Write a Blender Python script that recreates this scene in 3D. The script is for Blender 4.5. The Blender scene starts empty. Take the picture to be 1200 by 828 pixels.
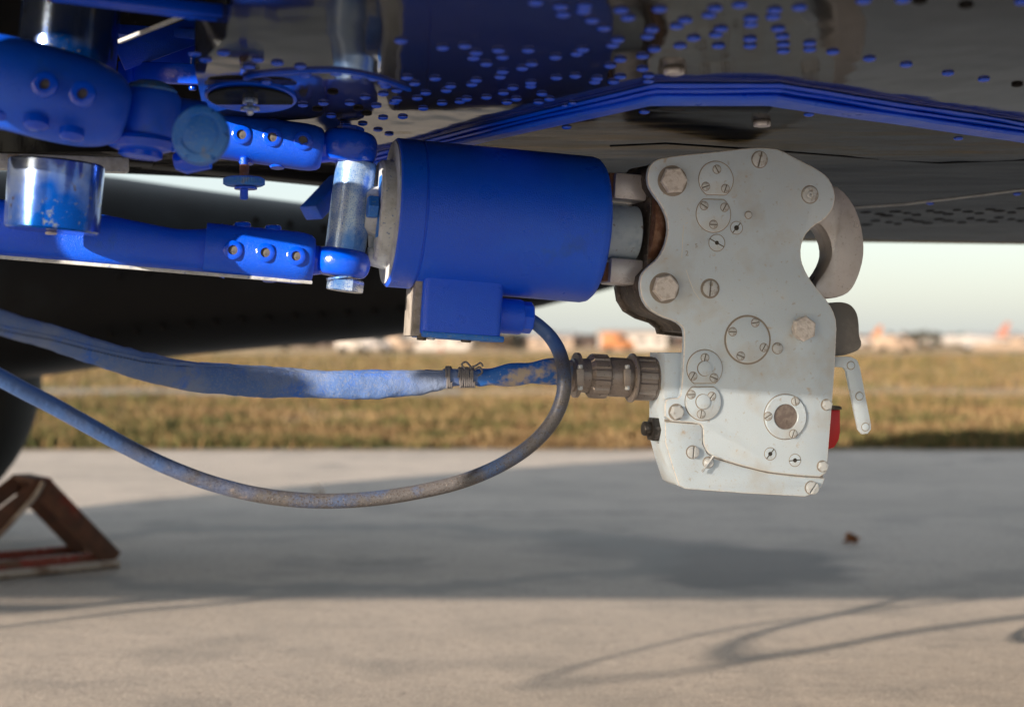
import bpy, bmesh, math, random
from mathutils import Vector, Matrix, noise
random.seed(7)
S = bpy.context.scene
COL = S.collection
R = math.radians
PI = math.pi
# ------------------------------------------------------------------ camera, world, sun, exposure
FPX = 50 / 36 * 1200                       # focal length in photo pixels (50 mm lens)
HX, HY, CAMZ = 600.0, 405.0, 0.60
cam = bpy.data.cameras.new('camera'); cam_o = bpy.data.objects.new('camera', cam); COL.objects.link(cam_o)
cam_o.location = (0, 0, CAMZ); cam_o.rotation_euler = (PI / 2, 0, 0)
cam.lens = 50; cam.sensor_width = 36; cam.shift_y = -9 / 1200
cam.clip_start = 0.05; cam.clip_end = 9000
cam.dof.use_dof = True; cam.dof.focus_distance = 1.66; cam.dof.aperture_fstop = 4.0
S.camera = cam_o
SUN_AZ, SUN_EL = R(44), R(13)            # azimuth the light travels towards, measured from +Y to +X
w = bpy.data.worlds.new('World'); S.world = w; w.use_nodes = True
nt = w.node_tree
sky = nt.nodes.new('ShaderNodeTexSky'); sky.sky_type = 'NISHITA'; sky.sun_disc = False
sky.sun_elevation = SUN_EL; sky.sun_rotation = SUN_AZ + PI
sky.dust_density = 2.0; sky.air_density = 1.0; sky.ozone_density = 1.0
veil = nt.nodes.new('ShaderNodeMix'); veil.data_type = 'RGBA'; veil.inputs[0].default_value = .62   # thin pale winter haze layer over the clear sky
veil.inputs[7].default_value = (2.75, 2.95, 3.0, 1)
nt.links.new(sky.outputs[0], veil.inputs[6]); nt.links.new(veil.outputs[2], nt.nodes['Background'].inputs[0])
nt.nodes['Background'].inputs[1].default_value = 0.122
sl = bpy.data.lights.new('sun', 'SUN'); sl.energy = 5.0; sl.angle = R(0.5); sl.color = (1.0, 0.82, 0.63)
so = bpy.data.objects.new('sun', sl); COL.objects.link(so)
so.rotation_euler = Vector((math.sin(SUN_AZ) * math.cos(SUN_EL), math.cos(SUN_AZ) * math.cos(SUN_EL), -math.sin(SUN_EL))).to_track_quat('-Z', 'Y').to_euler()
S.view_settings.view_transform = 'Standard'; S.view_settings.look = 'None'
S.view_settings.exposure = 1.25
S.cycles.max_bounces = 8; S.cycles.diffuse_bounces = 4; S.cycles.glossy_bounces = 5

# ------------------------------------------------------------------ materials
def srgb(r, g, b):
    f = lambda c: (c / 255 / 12.92) if c / 255 <= 0.04045 else ((c / 255 + 0.055) / 1.055) ** 2.4
    return (f(r), f(g), f(b), 1)
def mat(name, col, rough=0.5, metal=0.0, layers=(), bump=(), rough_var=0.0, spec=0.5, coat=0.0, stretch=None):
    """layers: (noise scale, ramp lo, ramp hi, colour[, detail]) mixed over col; bump: (scale, distance)"""
    m = bpy.data.materials.new(name); m.use_nodes = True
    t = m.node_tree; L = t.links; b = t.nodes['Principled BSDF']
    tc = t.nodes.new('ShaderNodeTexCoord'); vec = tc.outputs['Object']
    if stretch:
        mp = t.nodes.new('ShaderNodeMapping'); mp.inputs['Scale'].default_value = stretch
        L.new(vec, mp.inputs[0]); vec = mp.outputs[0]
    rgb = t.nodes.new('ShaderNodeRGB'); rgb.outputs[0].default_value = (*col[:3], 1); cur = rgb.outputs[0]
    for k, ly in enumerate(layers):
        n = t.nodes.new('ShaderNodeTexNoise'); n.inputs['Scale'].default_value = ly[0]
        n.inputs['Detail'].default_value = ly[4] if len(ly) > 4 else 4
        n.inputs['Roughness'].default_value = 0.6
        L.new(vec, n.inputs['Vector'])
        r = t.nodes.new('ShaderNodeMapRange'); r.inputs[1].default_value = ly[1]; r.inputs[2].default_value = ly[2]
        L.new(n.outputs[0], r.inputs[0])
        mx = t.nodes.new('ShaderNodeMix'); mx.data_type = 'RGBA'
        L.new(r.outputs[0], mx.inputs[0]); L.new(cur, mx.inputs[6]); mx.inputs[7].default_value = (*ly[3][:3], 1)
        cur = mx.outputs[2]
    L.new(cur, b.inputs['Base Color'])
    b.inputs['Roughness'].default_value = rough; b.inputs['Metallic'].default_value = metal
    b.inputs['Specular IOR Level'].default_value = spec; b.inputs['Coat Weight'].default_value = coat
    if rough_var:
        n = t.nodes.new('ShaderNodeTexNoise'); n.inputs['Scale'].default_value = 30; n.inputs['Detail'].default_value = 6
        L.new(vec, n.inputs['Vector'])
        r = t.nodes.new('ShaderNodeMapRange'); r.inputs[1].default_value = .3; r.inputs[2].default_value = .7
        r.inputs[3].default_value = max(0.02, rough - rough_var); r.inputs[4].default_value = rough + rough_var
        L.new(n.outputs[0], r.inputs[0]); L.new(r.outputs[0], b.inputs['Roughness'])
    prev = None
    for sc, dist in bump:
        n = t.nodes.new('ShaderNodeTexNoise'); n.inputs['Scale'].default_value = sc; n.inputs['Detail'].default_value = 3
        L.new(vec, n.inputs['Vector'])
        bp = t.nodes.new('ShaderNodeBump'); bp.inputs['Distance'].default_value = dist; bp.inputs['Strength'].default_value = 1
        L.new(n.outputs[0], bp.inputs['Height'])
        if prev: L.new(prev, bp.inputs['Normal'])
        prev = bp.outputs[0]
    if prev: L.new(prev, b.inputs['Normal'])
    return m
BLUE = (0.0, 0.085, 0.82)
M = {}
M['blue'] = mat('blue paint', BLUE, .34, layers=[(9, .45, .7, (.0, .11, .88)), (1500, .58, .74, (.08, .17, .52), 2), (16, .60, .78, (.02, .10, .50))],
                bump=[(900, .0006), (60, .0004)], rough_var=.08, spec=.5)
M['blue_gloss'] = mat('glossy blue paint', (.0, .07, .78), .18, layers=[(12, .5, .75, (.0, .08, .68)), (1200, .66, .75, (.12, .2, .5), 3)], bump=[(150, .0003), (600, .0002)], spec=.6)
M['blue_dusty'] = mat('dusty blue paint', (.008, .14, .62), .5, layers=[(14, .45, .70, (.04, .22, .66)), (500, .55, .70, (.12, .24, .5), 2), (22, .62, .72, (.2, .19, .16))], bump=[(300, .0004)])
M['steel_blue'] = mat('steel with blue overspray', (.62, .68, .74), .22, .62, layers=[(16, .46, .64, (.10, .24, .58)), (700, .50, .62, (.04, .14, .50), 2), (60, .66, .72, (.16, .14, .12))],
                      bump=[(400, .0001)], rough_var=.06)
M['pin_steel'] = mat('blued bare steel pin', (.30, .40, .62), .17, .85, layers=[(9, .38, .60, (.0, .10, .60)), (50, .66, .72, (.10, .08, .07)), (120, .58, .7, (.25, .3, .4))], bump=[(60, .0002)], rough_var=.05)
M['bushing'] = mat('pale oversprayed steel', (.45, .60, .80), .24, .35, layers=[(24, .42, .62, (.06, .22, .66)), (900, .52, .66, (.05, .20, .62), 2)], bump=[(400, .0002)])
M['steel'] = mat('worn steel', (.55, .54, .56), .36, .4, layers=[(40, .5, .7, (.46, .44, .44)), (300, .62, .75, (.3, .28, .27))], bump=[(500, .0002)], rough_var=.1, stretch=(1, 1, 2))
M['hook_paint'] = mat('light grey metal paint', (.60, .73, .87), .42, .0, layers=[(22, .48, .72, (.64, .74, .84)), (130, .62, .74, (.46, .48, .50)), (11, .50, .72, (.50, .54, .57)), (1300, .60, .74, (.46, .49, .52), 2), (45, .64, .72, (.52, .47, .42), 8)],
                      bump=[(900, .00008), (90, .00015)], rough_var=.1)
M['hook_side'] = mat('grey metal paint on side', (.34, .35, .35), .45, .25, layers=[(40, .5, .7, (.22, .20, .18)), (200, .6, .7, (.15, .13, .12))], bump=[(300, .0003)])
M['grime_shade'] = mat('grimy and shaded dark metal', (.065, .055, .048), .5, .35, layers=[(50, .5, .65, (.15, .12, .10)), (200, .6, .7, (.22, .19, .16))], bump=[(200, .0008)])
M['dirt'] = mat('dirt in joint', (.30, .28, .26), .85, layers=[(150, .45, .6, (.32, .29, .26))])
M['slot_floor'] = mat('dark screw slot floor', (.13, .12, .11), .9)  # darker floor inside each screw slot
M['worn_grey'] = mat('worn grey brown plate', (.27, .26, .25), .6, layers=[(60, .45, .65, (.16, .15, .14)), (200, .6, .7, (.36, .35, .34))], bump=[(200, .0005)])
M['bolt'] = mat('tarnished bolt head', (.70, .68, .68), .42, .1, layers=[(160, .48, .6, (.56, .53, .52)), (500, .62, .7, (.75, .72, .70))], bump=[(350, .0008)])
M['screw'] = mat('grey painted screw', (.56, .61, .66), .42, .1, layers=[(200, .55, .68, (.30, .27, .25))], bump=[(400, .0003)])
M['worn_edge'] = mat('paint worn to bright metal', (.80, .80, .80), .38, .3, layers=[(180, .5, .65, (.58, .62, .66))])
M['rust'] = mat('rusty steel', (.16, .075, .045), .75, .2, layers=[(90, .45, .6, (.25, .15, .10))], bump=[(200, .0008)])
M['shaft'] = mat('pale blue grey paint', (.42, .52, .60), .45, layers=[(50, .5, .68, (.30, .40, .50)), (120, .62, .7, (.2, .18, .17))], bump=[(300, .0002)])
M['dusty_grey'] = mat('dusty grey primer', (.50, .55, .60), .6, layers=[(60, .45, .65, (.36, .39, .42)), (300, .60, .70, (.14, .22, .42)), (40, .66, .72, (.3, .25, .2))], bump=[(300, .0004)])
M['belly'] = mat('dark glossy belly paint', (.016, .017, .020), .06, spec=.10, layers=[(3, .45, .65, (.026, .025, .024)), (60, .66, .72, (.06, .06, .058))], bump=[(5, .0035), (300, .00004)], rough_var=.02, stretch=(1, .7, 1))
M['belly_far'] = mat('dark worn belly paint', (.006, .009, .016), .12, layers=[(7, .5, .72, (.015, .019, .026)), (90, .68, .74, (.10, .10, .10))], bump=[(6, .002), (120, .0001)], rough_var=.06, spec=.012, stretch=(.35, 1.5, 1))
M['belly_rivet'] = mat('dark rivet', (.008, .008, .009), .7, spec=.1)
M['pod'] = mat('near black satin paint', (.010, .011, .013), .42, layers=[(4, .5, .7, (.016, .020, .024))], bump=[(4, .004)], spec=.10)
M['cable'] = mat('blue painted rubber cable', (.07, .10, .17), .42, layers=[(20, .42, .6, (.05, .13, .34)), (500, .52, .62, (.08, .07, .07), 2), (900, .62, .74, (.22, .20, .19), 2)], bump=[(250, .0006)])
M['cable_'] = mat('weathered rubber cable', (.085, .085, .095), .42, layers=[(20, .5, .66, (.05, .09, .2)), (500, .55, .65, (.05, .042, .04), 2), (700, .60, .74, (.24, .22, .21), 3), (70, .62, .72, (.16, .14, .13), 5)], bump=[(250, .0006), (40, .0008)])
def overspray(m, col, x_lo, x_hi, z_lo, z_hi):
    # blue paint overspray that fades along the cable: blue beyond x_hi towards x_lo, and above z_hi
    t = m.node_tree; L = t.links; b = t.nodes['Principled BSDF']; src = b.inputs['Base Color'].links[0].from_socket
    tc = t.nodes['Texture Coordinate']; sx = t.nodes.new('ShaderNodeSeparateXYZ'); L.new(tc.outputs['Object'], sx.inputs[0])
    nz = t.nodes.new('ShaderNodeTexNoise'); nz.inputs['Scale'].default_value = 28; nz.inputs['Detail'].default_value = 6; L.new(tc.outputs['Object'], nz.inputs['Vector'])
    a = t.nodes.new('ShaderNodeMapRange'); a.inputs[1].default_value = x_hi; a.inputs[2].default_value = x_lo; a.clamp = True; L.new(sx.outputs[0], a.inputs[0])
    c = t.nodes.new('ShaderNodeMapRange'); c.inputs[1].default_value = z_lo; c.inputs[2].default_value = z_hi; L.new(sx.outputs[2], c.inputs[0])
    mx = t.nodes.new('ShaderNodeMath'); mx.operation = 'MAXIMUM'; L.new(a.outputs[0], mx.inputs[0]); L.new(c.outputs[0], mx.inputs[1])
    ad = t.nodes.new('ShaderNodeMath'); ad.operation = 'ADD'; L.new(mx.outputs[0], ad.inputs[0]); L.new(nz.outputs[0], ad.inputs[1])
    r = t.nodes.new('ShaderNodeMapRange'); r.inputs[1].default_value = .75; r.inputs[2].default_value = 1.25; r.inputs[4].default_value = .8; L.new(ad.outputs[0], r.inputs[0])
    m2 = t.nodes.new('ShaderNodeMix'); m2.data_type = 'RGBA'; L.new(r.outputs[0], m2.inputs[0]); L.new(src, m2.inputs[6]); m2.inputs[7].default_value = (*col, 1); L.new(m2.outputs[2], b.inputs['Base Color'])
M['cable'] = M['cable_']; overspray(M['cable'], (.04, .12, .36), -.55, -.20, .565, .61)
M['sleeve'] = mat('dusty blue fabric sleeve', (.07, .15, .40), .85, layers=[(9, .42, .62, (.17, .23, .38)), (24, .55, .7, (.03, .13, .55)), (400, .5, .7, (.15, .20, .34), 3)], bump=[(800, .0007), (60, .002)])
M['tape'] = mat('dusty blue tape wrap', (.015, .12, .48), .55, layers=[(30, .50, .60, (.38, .33, .28)), (400, .6, .7, (.2, .26, .4))], bump=[(100, .001)])
M['tape_end'] = mat('dusty beige wrap', (.36, .31, .27), .7, layers=[(40, .5, .62, (.16, .22, .36))], bump=[(120, .001)])
M['thread'] = mat('grey cord', (.16, .16, .18), .9, bump=[(600, .0006)])
M['conn'] = mat('worn brown grey connector', (.27, .24, .23), .42, .5, layers=[(80, .5, .66, (.30, .27, .25)), (300, .6, .7, (.08, .07, .065))], bump=[(300, .0003)])
M['black'] = mat('black metal', (.03, .028, .027), .35, .4, layers=[(120, .55, .7, (.10, .09, .085))], bump=[(300, .0004)])
M['keeper'] = mat('dark grey cast metal', (.17, .165, .16), .5, .3, layers=[(30, .5, .7, (.24, .23, .22))], bump=[(400, .0004)])
M['red'] = mat('red enamel', (.50, .008, .012), .3, layers=[(60, .6, .7, (.25, .01, .012))], bump=[(200, .0003)])
M['hole'] = mat('dusty grey hole plug', (.10, .10, .095), .8, layers=[(200, .5, .65, (.05, .05, .05))])
M['tyre'] = mat('black rubber', (.008, .008, .007), .8, bump=[(80, .001)])
M['chock_brown'] = mat('rusted brown angle iron', (.11, .045, .026), .75, .1, layers=[(9, .45, .62, (.035, .024, .018)), (14, .6, .7, (.20, .15, .11)), (5, .55, .66, (.20, .03, .014))], bump=[(60, .002)])
M['chock_red'] = mat('worn red paint on iron', (.20, .028, .016), .6, layers=[(12, .48, .62, (.12, .065, .04)), (60, .62, .7, (.4, .32, .26))], bump=[(60, .002)])
M['chock_pale'] = mat('pale bare iron edge', (.34, .30, .27), .6, .1, layers=[(12, .5, .62, (.16, .10, .07))], bump=[(60, .001)])
M['leaf'] = mat('dead leaf', (.20, .075, .02), .8, layers=[(60, .5, .6, (.12, .05, .02))])
M['stalk'] = mat('dry stalk', (.26, .17, .09), .9)

# ------------------------------------------------------------------ object helpers
W = {}                                       # world matrices by object name
def tagp(o, label=None, cat=None, group=None, kind=None):
    for k, v in (('label', label), ('category', cat), ('group', group), ('kind', kind)):
        if v: o[k] = v
    return o
def put(name, data, parent=None, mw=None, **kw):
    o = bpy.data.objects.new(name, data); COL.objects.link(o)
    mw = mw or Matrix.Identity(4)
    if parent is not None:
        o.parent = parent; o.matrix_basis = W[parent.name].inverted() @ mw
    else: o.matrix_basis = mw
    W[o.name] = mw
    return tagp(o, **kw)
def empty(name, loc, **kw):
    o = put(name, None, None, Matrix.Translation(loc), **kw); o.empty_display_size = .1
    return o
def finish(bm, name, material, smooth=35, recalc=True):
    if recalc: bmesh.ops.recalc_face_normals(bm, faces=bm.faces)
    me = bpy.data.meshes.new(name); bm.to_mesh(me); bm.free()
    for m_ in (material if isinstance(material, (list, tuple)) else [material]):
        if m_: me.materials.append(m_)
    if smooth:
        me.shade_smooth(); me.set_sharp_from_angle(angle=R(smooth))
    return me
def solid(name, bm, material, parent=None, smooth=35, recalc=True, **kw):
    """link a bmesh given in world coordinates, with its origin at its own centre"""
    c = Vector((0, 0, 0))
    for v in bm.verts: c += v.co
    c /= max(1, len(bm.verts))
    for v in bm.verts: v.co -= c
    return put(name, finish(bm, name, material, smooth, recalc), parent, Matrix.Translation(c), **kw)
def P(px, py, Y):
    return Vector(((px - HX) / FPX * Y, Y, CAMZ - (py - HY) / FPX * Y))
def onplane(px, py, z):
    Y = (z - CAMZ) * FPX / (HY - py); return P(px, py, Y)

def bevel(bm, amt, seg=2, ang=30):
    es = [e for e in bm.edges if len(e.link_faces) == 2 and e.calc_face_angle(0) > R(ang)]
    if es: bmesh.ops.bevel(bm, geom=es, offset=amt, segments=seg, profile=.5, affect='EDGES', clamp_overlap=True)
def chaikin(pts, n=2, k=.25):
    for _ in range(n):
        q = []
        for i in range(len(pts)):
            a, b = pts[i], pts[(i + 1) % len(pts)]
            q += [(a[0] * (1 - k) + b[0] * k, a[1] * (1 - k) + b[1] * k), (a[0] * k + b[0] * (1 - k), a[1] * k + b[1] * (1 - k))]
        pts = q
    return pts
def area2(p): return sum(p[i][0] * p[(i + 1) % len(p)][1] - p[(i + 1) % len(p)][0] * p[i][1] for i in range(len(p)))
def inset(p, d):
    if area2(p) < 0: p = p[::-1]
    out = []
    for i in range(len(p)):
        a, b, c = Vector(p[i - 1]), Vector(p[i]), Vector(p[(i + 1) % len(p)])
        e1, e2 = (b - a), (c - b)
        if e1.length < 1e-9 or e2.length < 1e-9: out.append(tuple(b)); continue
        n1 = Vector((-e1.y, e1.x)).normalized(); n2 = Vector((-e2.y, e2.x)).normalized()
        n = n1 + n2
        n = n / max(.5, n.length_squared / 2) if n.length > 1e-6 else n1
        out.append((b.x + n.x * d, b.y + n.y * d))
    return out
def prism(poly, w0, w1, b=0.0, bm=None, edge=False):
    """2-D outline extruded from w0 (back) to w1 (front) with a rounded front and back edge of size b"""
    bm = bm or bmesh.new()
    if area2(poly) < 0: poly = poly[::-1]
    rings = [(0, w0)] if b == 0 else [(b, w0), (b * .3, w0 + b * .3), (0, w0 + b)]
    rings += [(0, w1)] if b == 0 else [(0, w1 - b), (b * .3, w1 - b * .3), (b, w1)]
    vs = []
    for d, z in rings:
        pp = inset(poly, d) if d else poly
        vs.append([bm.verts.new((x, y, z)) for x, y in pp])
    n = len(poly)
    for k, (a, c) in enumerate(zip(vs, vs[1:])):
        for i in range(n):
            f = bm.faces.new((a[i], a[(i + 1) % n], c[(i + 1) % n], c[i]))
            if edge and k >= len(vs) - 3: f.material_index = 1
    bm.faces.new(vs[-1]); bm.faces.new(vs[0][::-1])
    return bm
def circle(cx, cy, r, n=32, a0=0): return [(cx + r * math.cos(a0 + 2 * PI * i / n), cy + r * math.sin(a0 + 2 * PI * i / n)) for i in range(n)]
def lathe(prof, seg=40, rfun=None, bm=None):
    """profile [(z, r)] turned about local z"""
    bm = bm or bmesh.new(); rings = []
    for z, r in prof:
        if r < 1e-6: rings.append([bm.verts.new((0, 0, z))])
        else:
            ring = []
            for i in range(seg):
                a = 2 * PI * i / seg; rr = rfun(z, r, a) if rfun else r
                ring.append(bm.verts.new((rr * math.cos(a), rr * math.sin(a), z)))
            rings.append(ring)
    for a, b in zip(rings, rings[1:]):
        for i in range(seg):
            j = (i + 1) % seg
            if len(a) == 1 and len(b) == 1: continue
            if len(a) == 1: bm.faces.new((a[0], b[i], b[j]))
            elif len(b) == 1: bm.faces.new((a[i], b[0], a[j]))
            else: bm.faces.new((a[i], b[i], b[j], a[j]))
    if len(rings[0]) > 1: bm.faces.new(rings[0])
    if len(rings[-1]) > 1: bm.faces.new(rings[-1][::-1])
    return bm
def axis_m(o, d, up=(0, 0, 1)):
    """matrix with local z along d"""
    z = Vector(d).normalized(); u = Vector(up)
    if abs(z.dot(u)) > .98: u = Vector((0, 1, 0))
    x = u.cross(z).normalized(); y = z.cross(x)
    m = Matrix((x, y, z)).transposed().to_4x4(); m.translation = Vector(o); return m
def turned(name, a, b, prof, material, parent, seg=40, rfun=None, smooth=35, **kw):
    """lathe whose profile fractions run along the segment a->b; prof [(t, r)], t in 0..1"""
    a, b = Vector(a), Vector(b); L = (b - a).length
    bm = lathe([(t * L, r) for t, r in prof], seg, rfun)
    return put(name, finish(bm, name, material, smooth), parent, axis_m(a, b - a), **kw)
def rod(name, a, b, r, material, parent, ch=.0012, seg=32, **kw):
    L = (Vector(b) - Vector(a)).length; c = min(ch, L / 3, r / 2)
    return turned(name, a, b, [(0, r - c), (c / L, r), (1 - c / L, r), (1, r - c)], material, parent, seg, **kw)
def box_m(name, mw, sx, sy, sz, material, parent, b=.001, seg=2, **kw):
    bm = bmesh.new(); bmesh.ops.create_cube(bm, size=1)
    for v in bm.verts: v.co = Vector((v.co.x * sx, v.co.y * sy, v.co.z * sz))
    if b: bevel(bm, b, seg)
    return put(name, finish(bm, name, material), parent, mw, **kw)
def catmull(pts, n):
    out = []
    for i in range(len(pts) - 1):
        p0, p1, p2, p3 = pts[max(0, i - 1)], pts[i], pts[i + 1], pts[min(len(pts) - 1, i + 2)]
        for k in range(n):
            t = k / n
            out.append(tuple(.5 * (2 * b + (c - a) * t + (2 * a - 5 * b + 4 * c - d) * t * t + (3 * b - a - 3 * c + d) * t ** 3) for a, b, c, d in zip(p0, p1, p2, p3)))
    out.append(tuple(pts[-1])); return out
def sweep(path, seg=20, shape=None, bm=None):
    """path [(x,y,z,r)]; shape(i, a) -> (du, dv) multipliers (u sideways, v up)"""
    bm = bm or bmesh.new(); rings = []
    n = len(path)
    for i, p in enumerate(path):
        a, b = Vector(path[max(0, i - 1)][:3]), Vector(path[min(n - 1, i + 1)][:3])
        d = (b - a).normalized(); up = Vector((0, -1, 0))      # reference: towards the camera side
        s = (up - d * up.dot(d)).normalized(); v = d.cross(s)
        c = Vector(p[:3]); r = p[3]; ring = []
        for k in range(seg):
            an = 2 * PI * k / seg
            du, dv = shape(i, an) if shape else (math.cos(an), math.sin(an))
            ring.append(bm.verts.new(c + s * du * r + v * dv * r))
        rings.append(ring)
    for a, b in zip(rings, rings[1:]):
        for k in range(seg): bm.faces.new((a[k], b[k], b[(k + 1) % seg], a[(k + 1) % seg]))
    bm.faces.new(rings[0][::-1]); bm.faces.new(rings[-1])
    return bm
def hex_head(r, h, n=6, a0=0, dome=.25):
    bm = bmesh.new(); poly = circle(0, 0, r, n, a0)
    prism(poly, 0, h, h * dome * .6, bm); return bm
def slot_screw(r, h, slot=.22, ang=0, dome=True):
    bm = bmesh.new()
    prism(circle(0, 0, r * .98, 20), 0, h * .45, 0, bm)
    for f in bm.faces: f.material_index = 1
    s = r * slot / 2
    for sgn in (1, -1):
        pts = []
        a1 = math.asin(s / r)
        for i in range(11):
            a = a1 + (PI - 2 * a1) * i / 10
            pts.append((r * math.cos(a), sgn * r * math.sin(a)))
        prism(pts, h * .1, h, min(h * .35, r * .15), bm)
    bmesh.ops.rotate(bm, verts=bm.verts, cent=(0, 0, 0), matrix=Matrix.Rotation(ang, 3, 'Z'))
    return bm

# ------------------------------------------------------------------ frame of the hook and its suspension
YAW = R(13)
class Frame:
    def __init__(s, c, yaw):
        s.c = Vector(c); s.t = Vector((math.cos(yaw), math.sin(yaw), 0)); s.u = Vector((0, 0, 1)); s.n = s.t.cross(s.u)
        s.m = Matrix((s.t, s.u, s.n)).transposed().to_4x4(); s.m.translation = s.c
    def w3(s, px, py, w=0):
        d = Vector(((px - HX) / FPX, 1, -(py - HY) / FPX)); o = Vector((0, 0, CAMZ))
        k = (w - (o - s.c).dot(s.n)) / d.dot(s.n); return o + d * k
    def uv(s, px, py, w=0):
        q = s.w3(px, py, w) - s.c; return (q.dot(s.t), q.dot(s.u))
    def at(s, px, py, w=0, rot=0):
        m = s.m.copy(); m.translation = s.w3(px, py, w); return m @ Matrix.Rotation(rot, 4, 'Z')
    def scale(s, px, py, w=0): return s.w3(px, py, w).y / FPX      # metres per photo pixel there
H = Frame(P(870, 380, 1.667), YAW)

# ------------------------------------------------------------------ ground, apron, grass
def grid_mesh(name, x0, x1, y0, y1, nx, ny, z, material, bumpy=0):
    bm = bmesh.new(); vs = []
    for j in range(ny + 1):
        row = []
        for i in range(nx + 1):
            x = x0 + (x1 - x0) * i / nx; y = y0 + (y1 - y0) * j / ny
            row.append(bm.verts.new((x, y, z + (noise.noise((x * .5, y * .5, 3)) * bumpy if bumpy else 0))))
        vs.append(row)
    for j in range(ny):
        for i in range(nx): bm.faces.new((vs[j][i], vs[j][i + 1], vs[j + 1][i + 1], vs[j + 1][i]))
    me = finish(bm, name, material, 0); return put(name, me, kind='structure')
def field_material():
    m = mat('dry autumn field', (.26, .17, .085), .95, layers=[(.10, .44, .56, (.29, .18, .085)), (.35, .50, .64, (.20, .17, .065)), (2.2, .5, .66, (.26, .18, .08)), (6, .58, .7, (.11, .08, .04))], stretch=(.25, 1, 1))
    return m
def concrete_material():
    m = mat('old concrete apron', (.37, .325, .29), .88, layers=[(.8, .45, .62, (.31, .275, .245)), (3.5, .50, .66, (.26, .235, .215)), (60, .52, .68, (.25, .22, .20)), (170, .56, .68, (.50, .45, .40), 3), (320, .60, .70, (.17, .15, .135), 3), (1.7, .62, .70, (.20, .185, .17))],
            bump=[(140, .0016), (7, .006), (420, .0015)], stretch=(.75, 1, 1))
    t = m.node_tree; L = t.links; b = t.nodes['Principled BSDF']
    src = b.inputs['Base Color'].links[0].from_socket
    tc = t.nodes['Texture Coordinate']; cur = src
    # painted shadow of hook and housing, an old drag mark, a darker arc
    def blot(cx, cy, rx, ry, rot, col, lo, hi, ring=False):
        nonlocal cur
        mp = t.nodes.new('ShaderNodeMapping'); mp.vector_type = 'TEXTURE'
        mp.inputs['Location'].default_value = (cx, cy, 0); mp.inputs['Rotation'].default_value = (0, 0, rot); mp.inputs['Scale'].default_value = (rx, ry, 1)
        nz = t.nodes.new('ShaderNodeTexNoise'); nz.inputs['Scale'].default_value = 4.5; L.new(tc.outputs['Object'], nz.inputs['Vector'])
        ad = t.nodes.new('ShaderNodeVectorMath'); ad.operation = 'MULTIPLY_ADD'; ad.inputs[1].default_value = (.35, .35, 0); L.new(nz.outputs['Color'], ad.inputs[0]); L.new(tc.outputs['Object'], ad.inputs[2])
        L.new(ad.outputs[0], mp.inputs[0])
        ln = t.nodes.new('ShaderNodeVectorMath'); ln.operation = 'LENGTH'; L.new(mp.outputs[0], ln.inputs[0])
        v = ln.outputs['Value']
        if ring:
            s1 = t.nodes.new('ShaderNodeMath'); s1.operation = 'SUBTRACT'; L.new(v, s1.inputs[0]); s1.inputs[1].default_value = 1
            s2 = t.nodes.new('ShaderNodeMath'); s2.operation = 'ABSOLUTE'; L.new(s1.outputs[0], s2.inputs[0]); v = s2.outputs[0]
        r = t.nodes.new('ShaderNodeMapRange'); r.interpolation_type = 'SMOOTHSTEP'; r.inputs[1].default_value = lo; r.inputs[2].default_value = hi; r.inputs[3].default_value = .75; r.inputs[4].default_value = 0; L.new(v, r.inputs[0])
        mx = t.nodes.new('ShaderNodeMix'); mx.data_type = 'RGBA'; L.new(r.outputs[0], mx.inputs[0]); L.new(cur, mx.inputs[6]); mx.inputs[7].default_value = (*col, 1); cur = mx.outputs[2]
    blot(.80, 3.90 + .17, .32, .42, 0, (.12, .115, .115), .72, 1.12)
    blot(.55, 4.45, .38, .22, 0, (.17, .16, .155), .5, 1.2)
    blot(.30, 5.25, .55, .035, .03, (.10, .095, .09), .3, 1.3)
    blot(-.35, 4.3, .95, .60, 0, (.21, .20, .19), .01, .16, True)
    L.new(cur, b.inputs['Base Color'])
    return m
ground = grid_mesh('ground', -3500, 3500, -800, 6000, 4, 4, -0.03, field_material())
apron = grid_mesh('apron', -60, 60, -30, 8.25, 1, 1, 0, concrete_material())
# the apron's far rim, slightly ragged
bm = bmesh.new(); pv = None
for i in range(241):
    x = -9 + i * .075; y = 8.24 + noise.noise((x * 1.7, 2, 0)) * .10 + noise.noise((x * 7, 5, 0)) * .04 + .04
    q = (bm.verts.new((x, 8.1, .004)), bm.verts.new((x, y, .004)), bm.verts.new((x, y + .02, -.03)))
    if pv: bm.faces.new((pv[0], q[0], q[1], pv[1])); bm.faces.new((pv[1], q[1], q[2], pv[2]))
    pv = q
solid('apron_edge', bm, M.setdefault('edge', mat('sandy apron edge', (.22, .18, .14), .9, layers=[(3, .45, .6, (.20, .15, .09)), (40, .5, .65, (.33, .30, .26))])), kind='structure', smooth=0)
grid_mesh('taxiway', -400, -.7, 17.6, 20.6, 1, 1, -.024, mat('pale taxiway', (.20, .17, .14), .9, layers=[(.8, .45, .6, (.22, .18, .13))]))
grid_mesh('far_taxiway', -500, 500, 97, 112, 1, 1, -.024, mat('far taxiway', (.22, .17, .12), .9, layers=[(.3, .5, .6, (.24, .18, .12))]))

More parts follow.
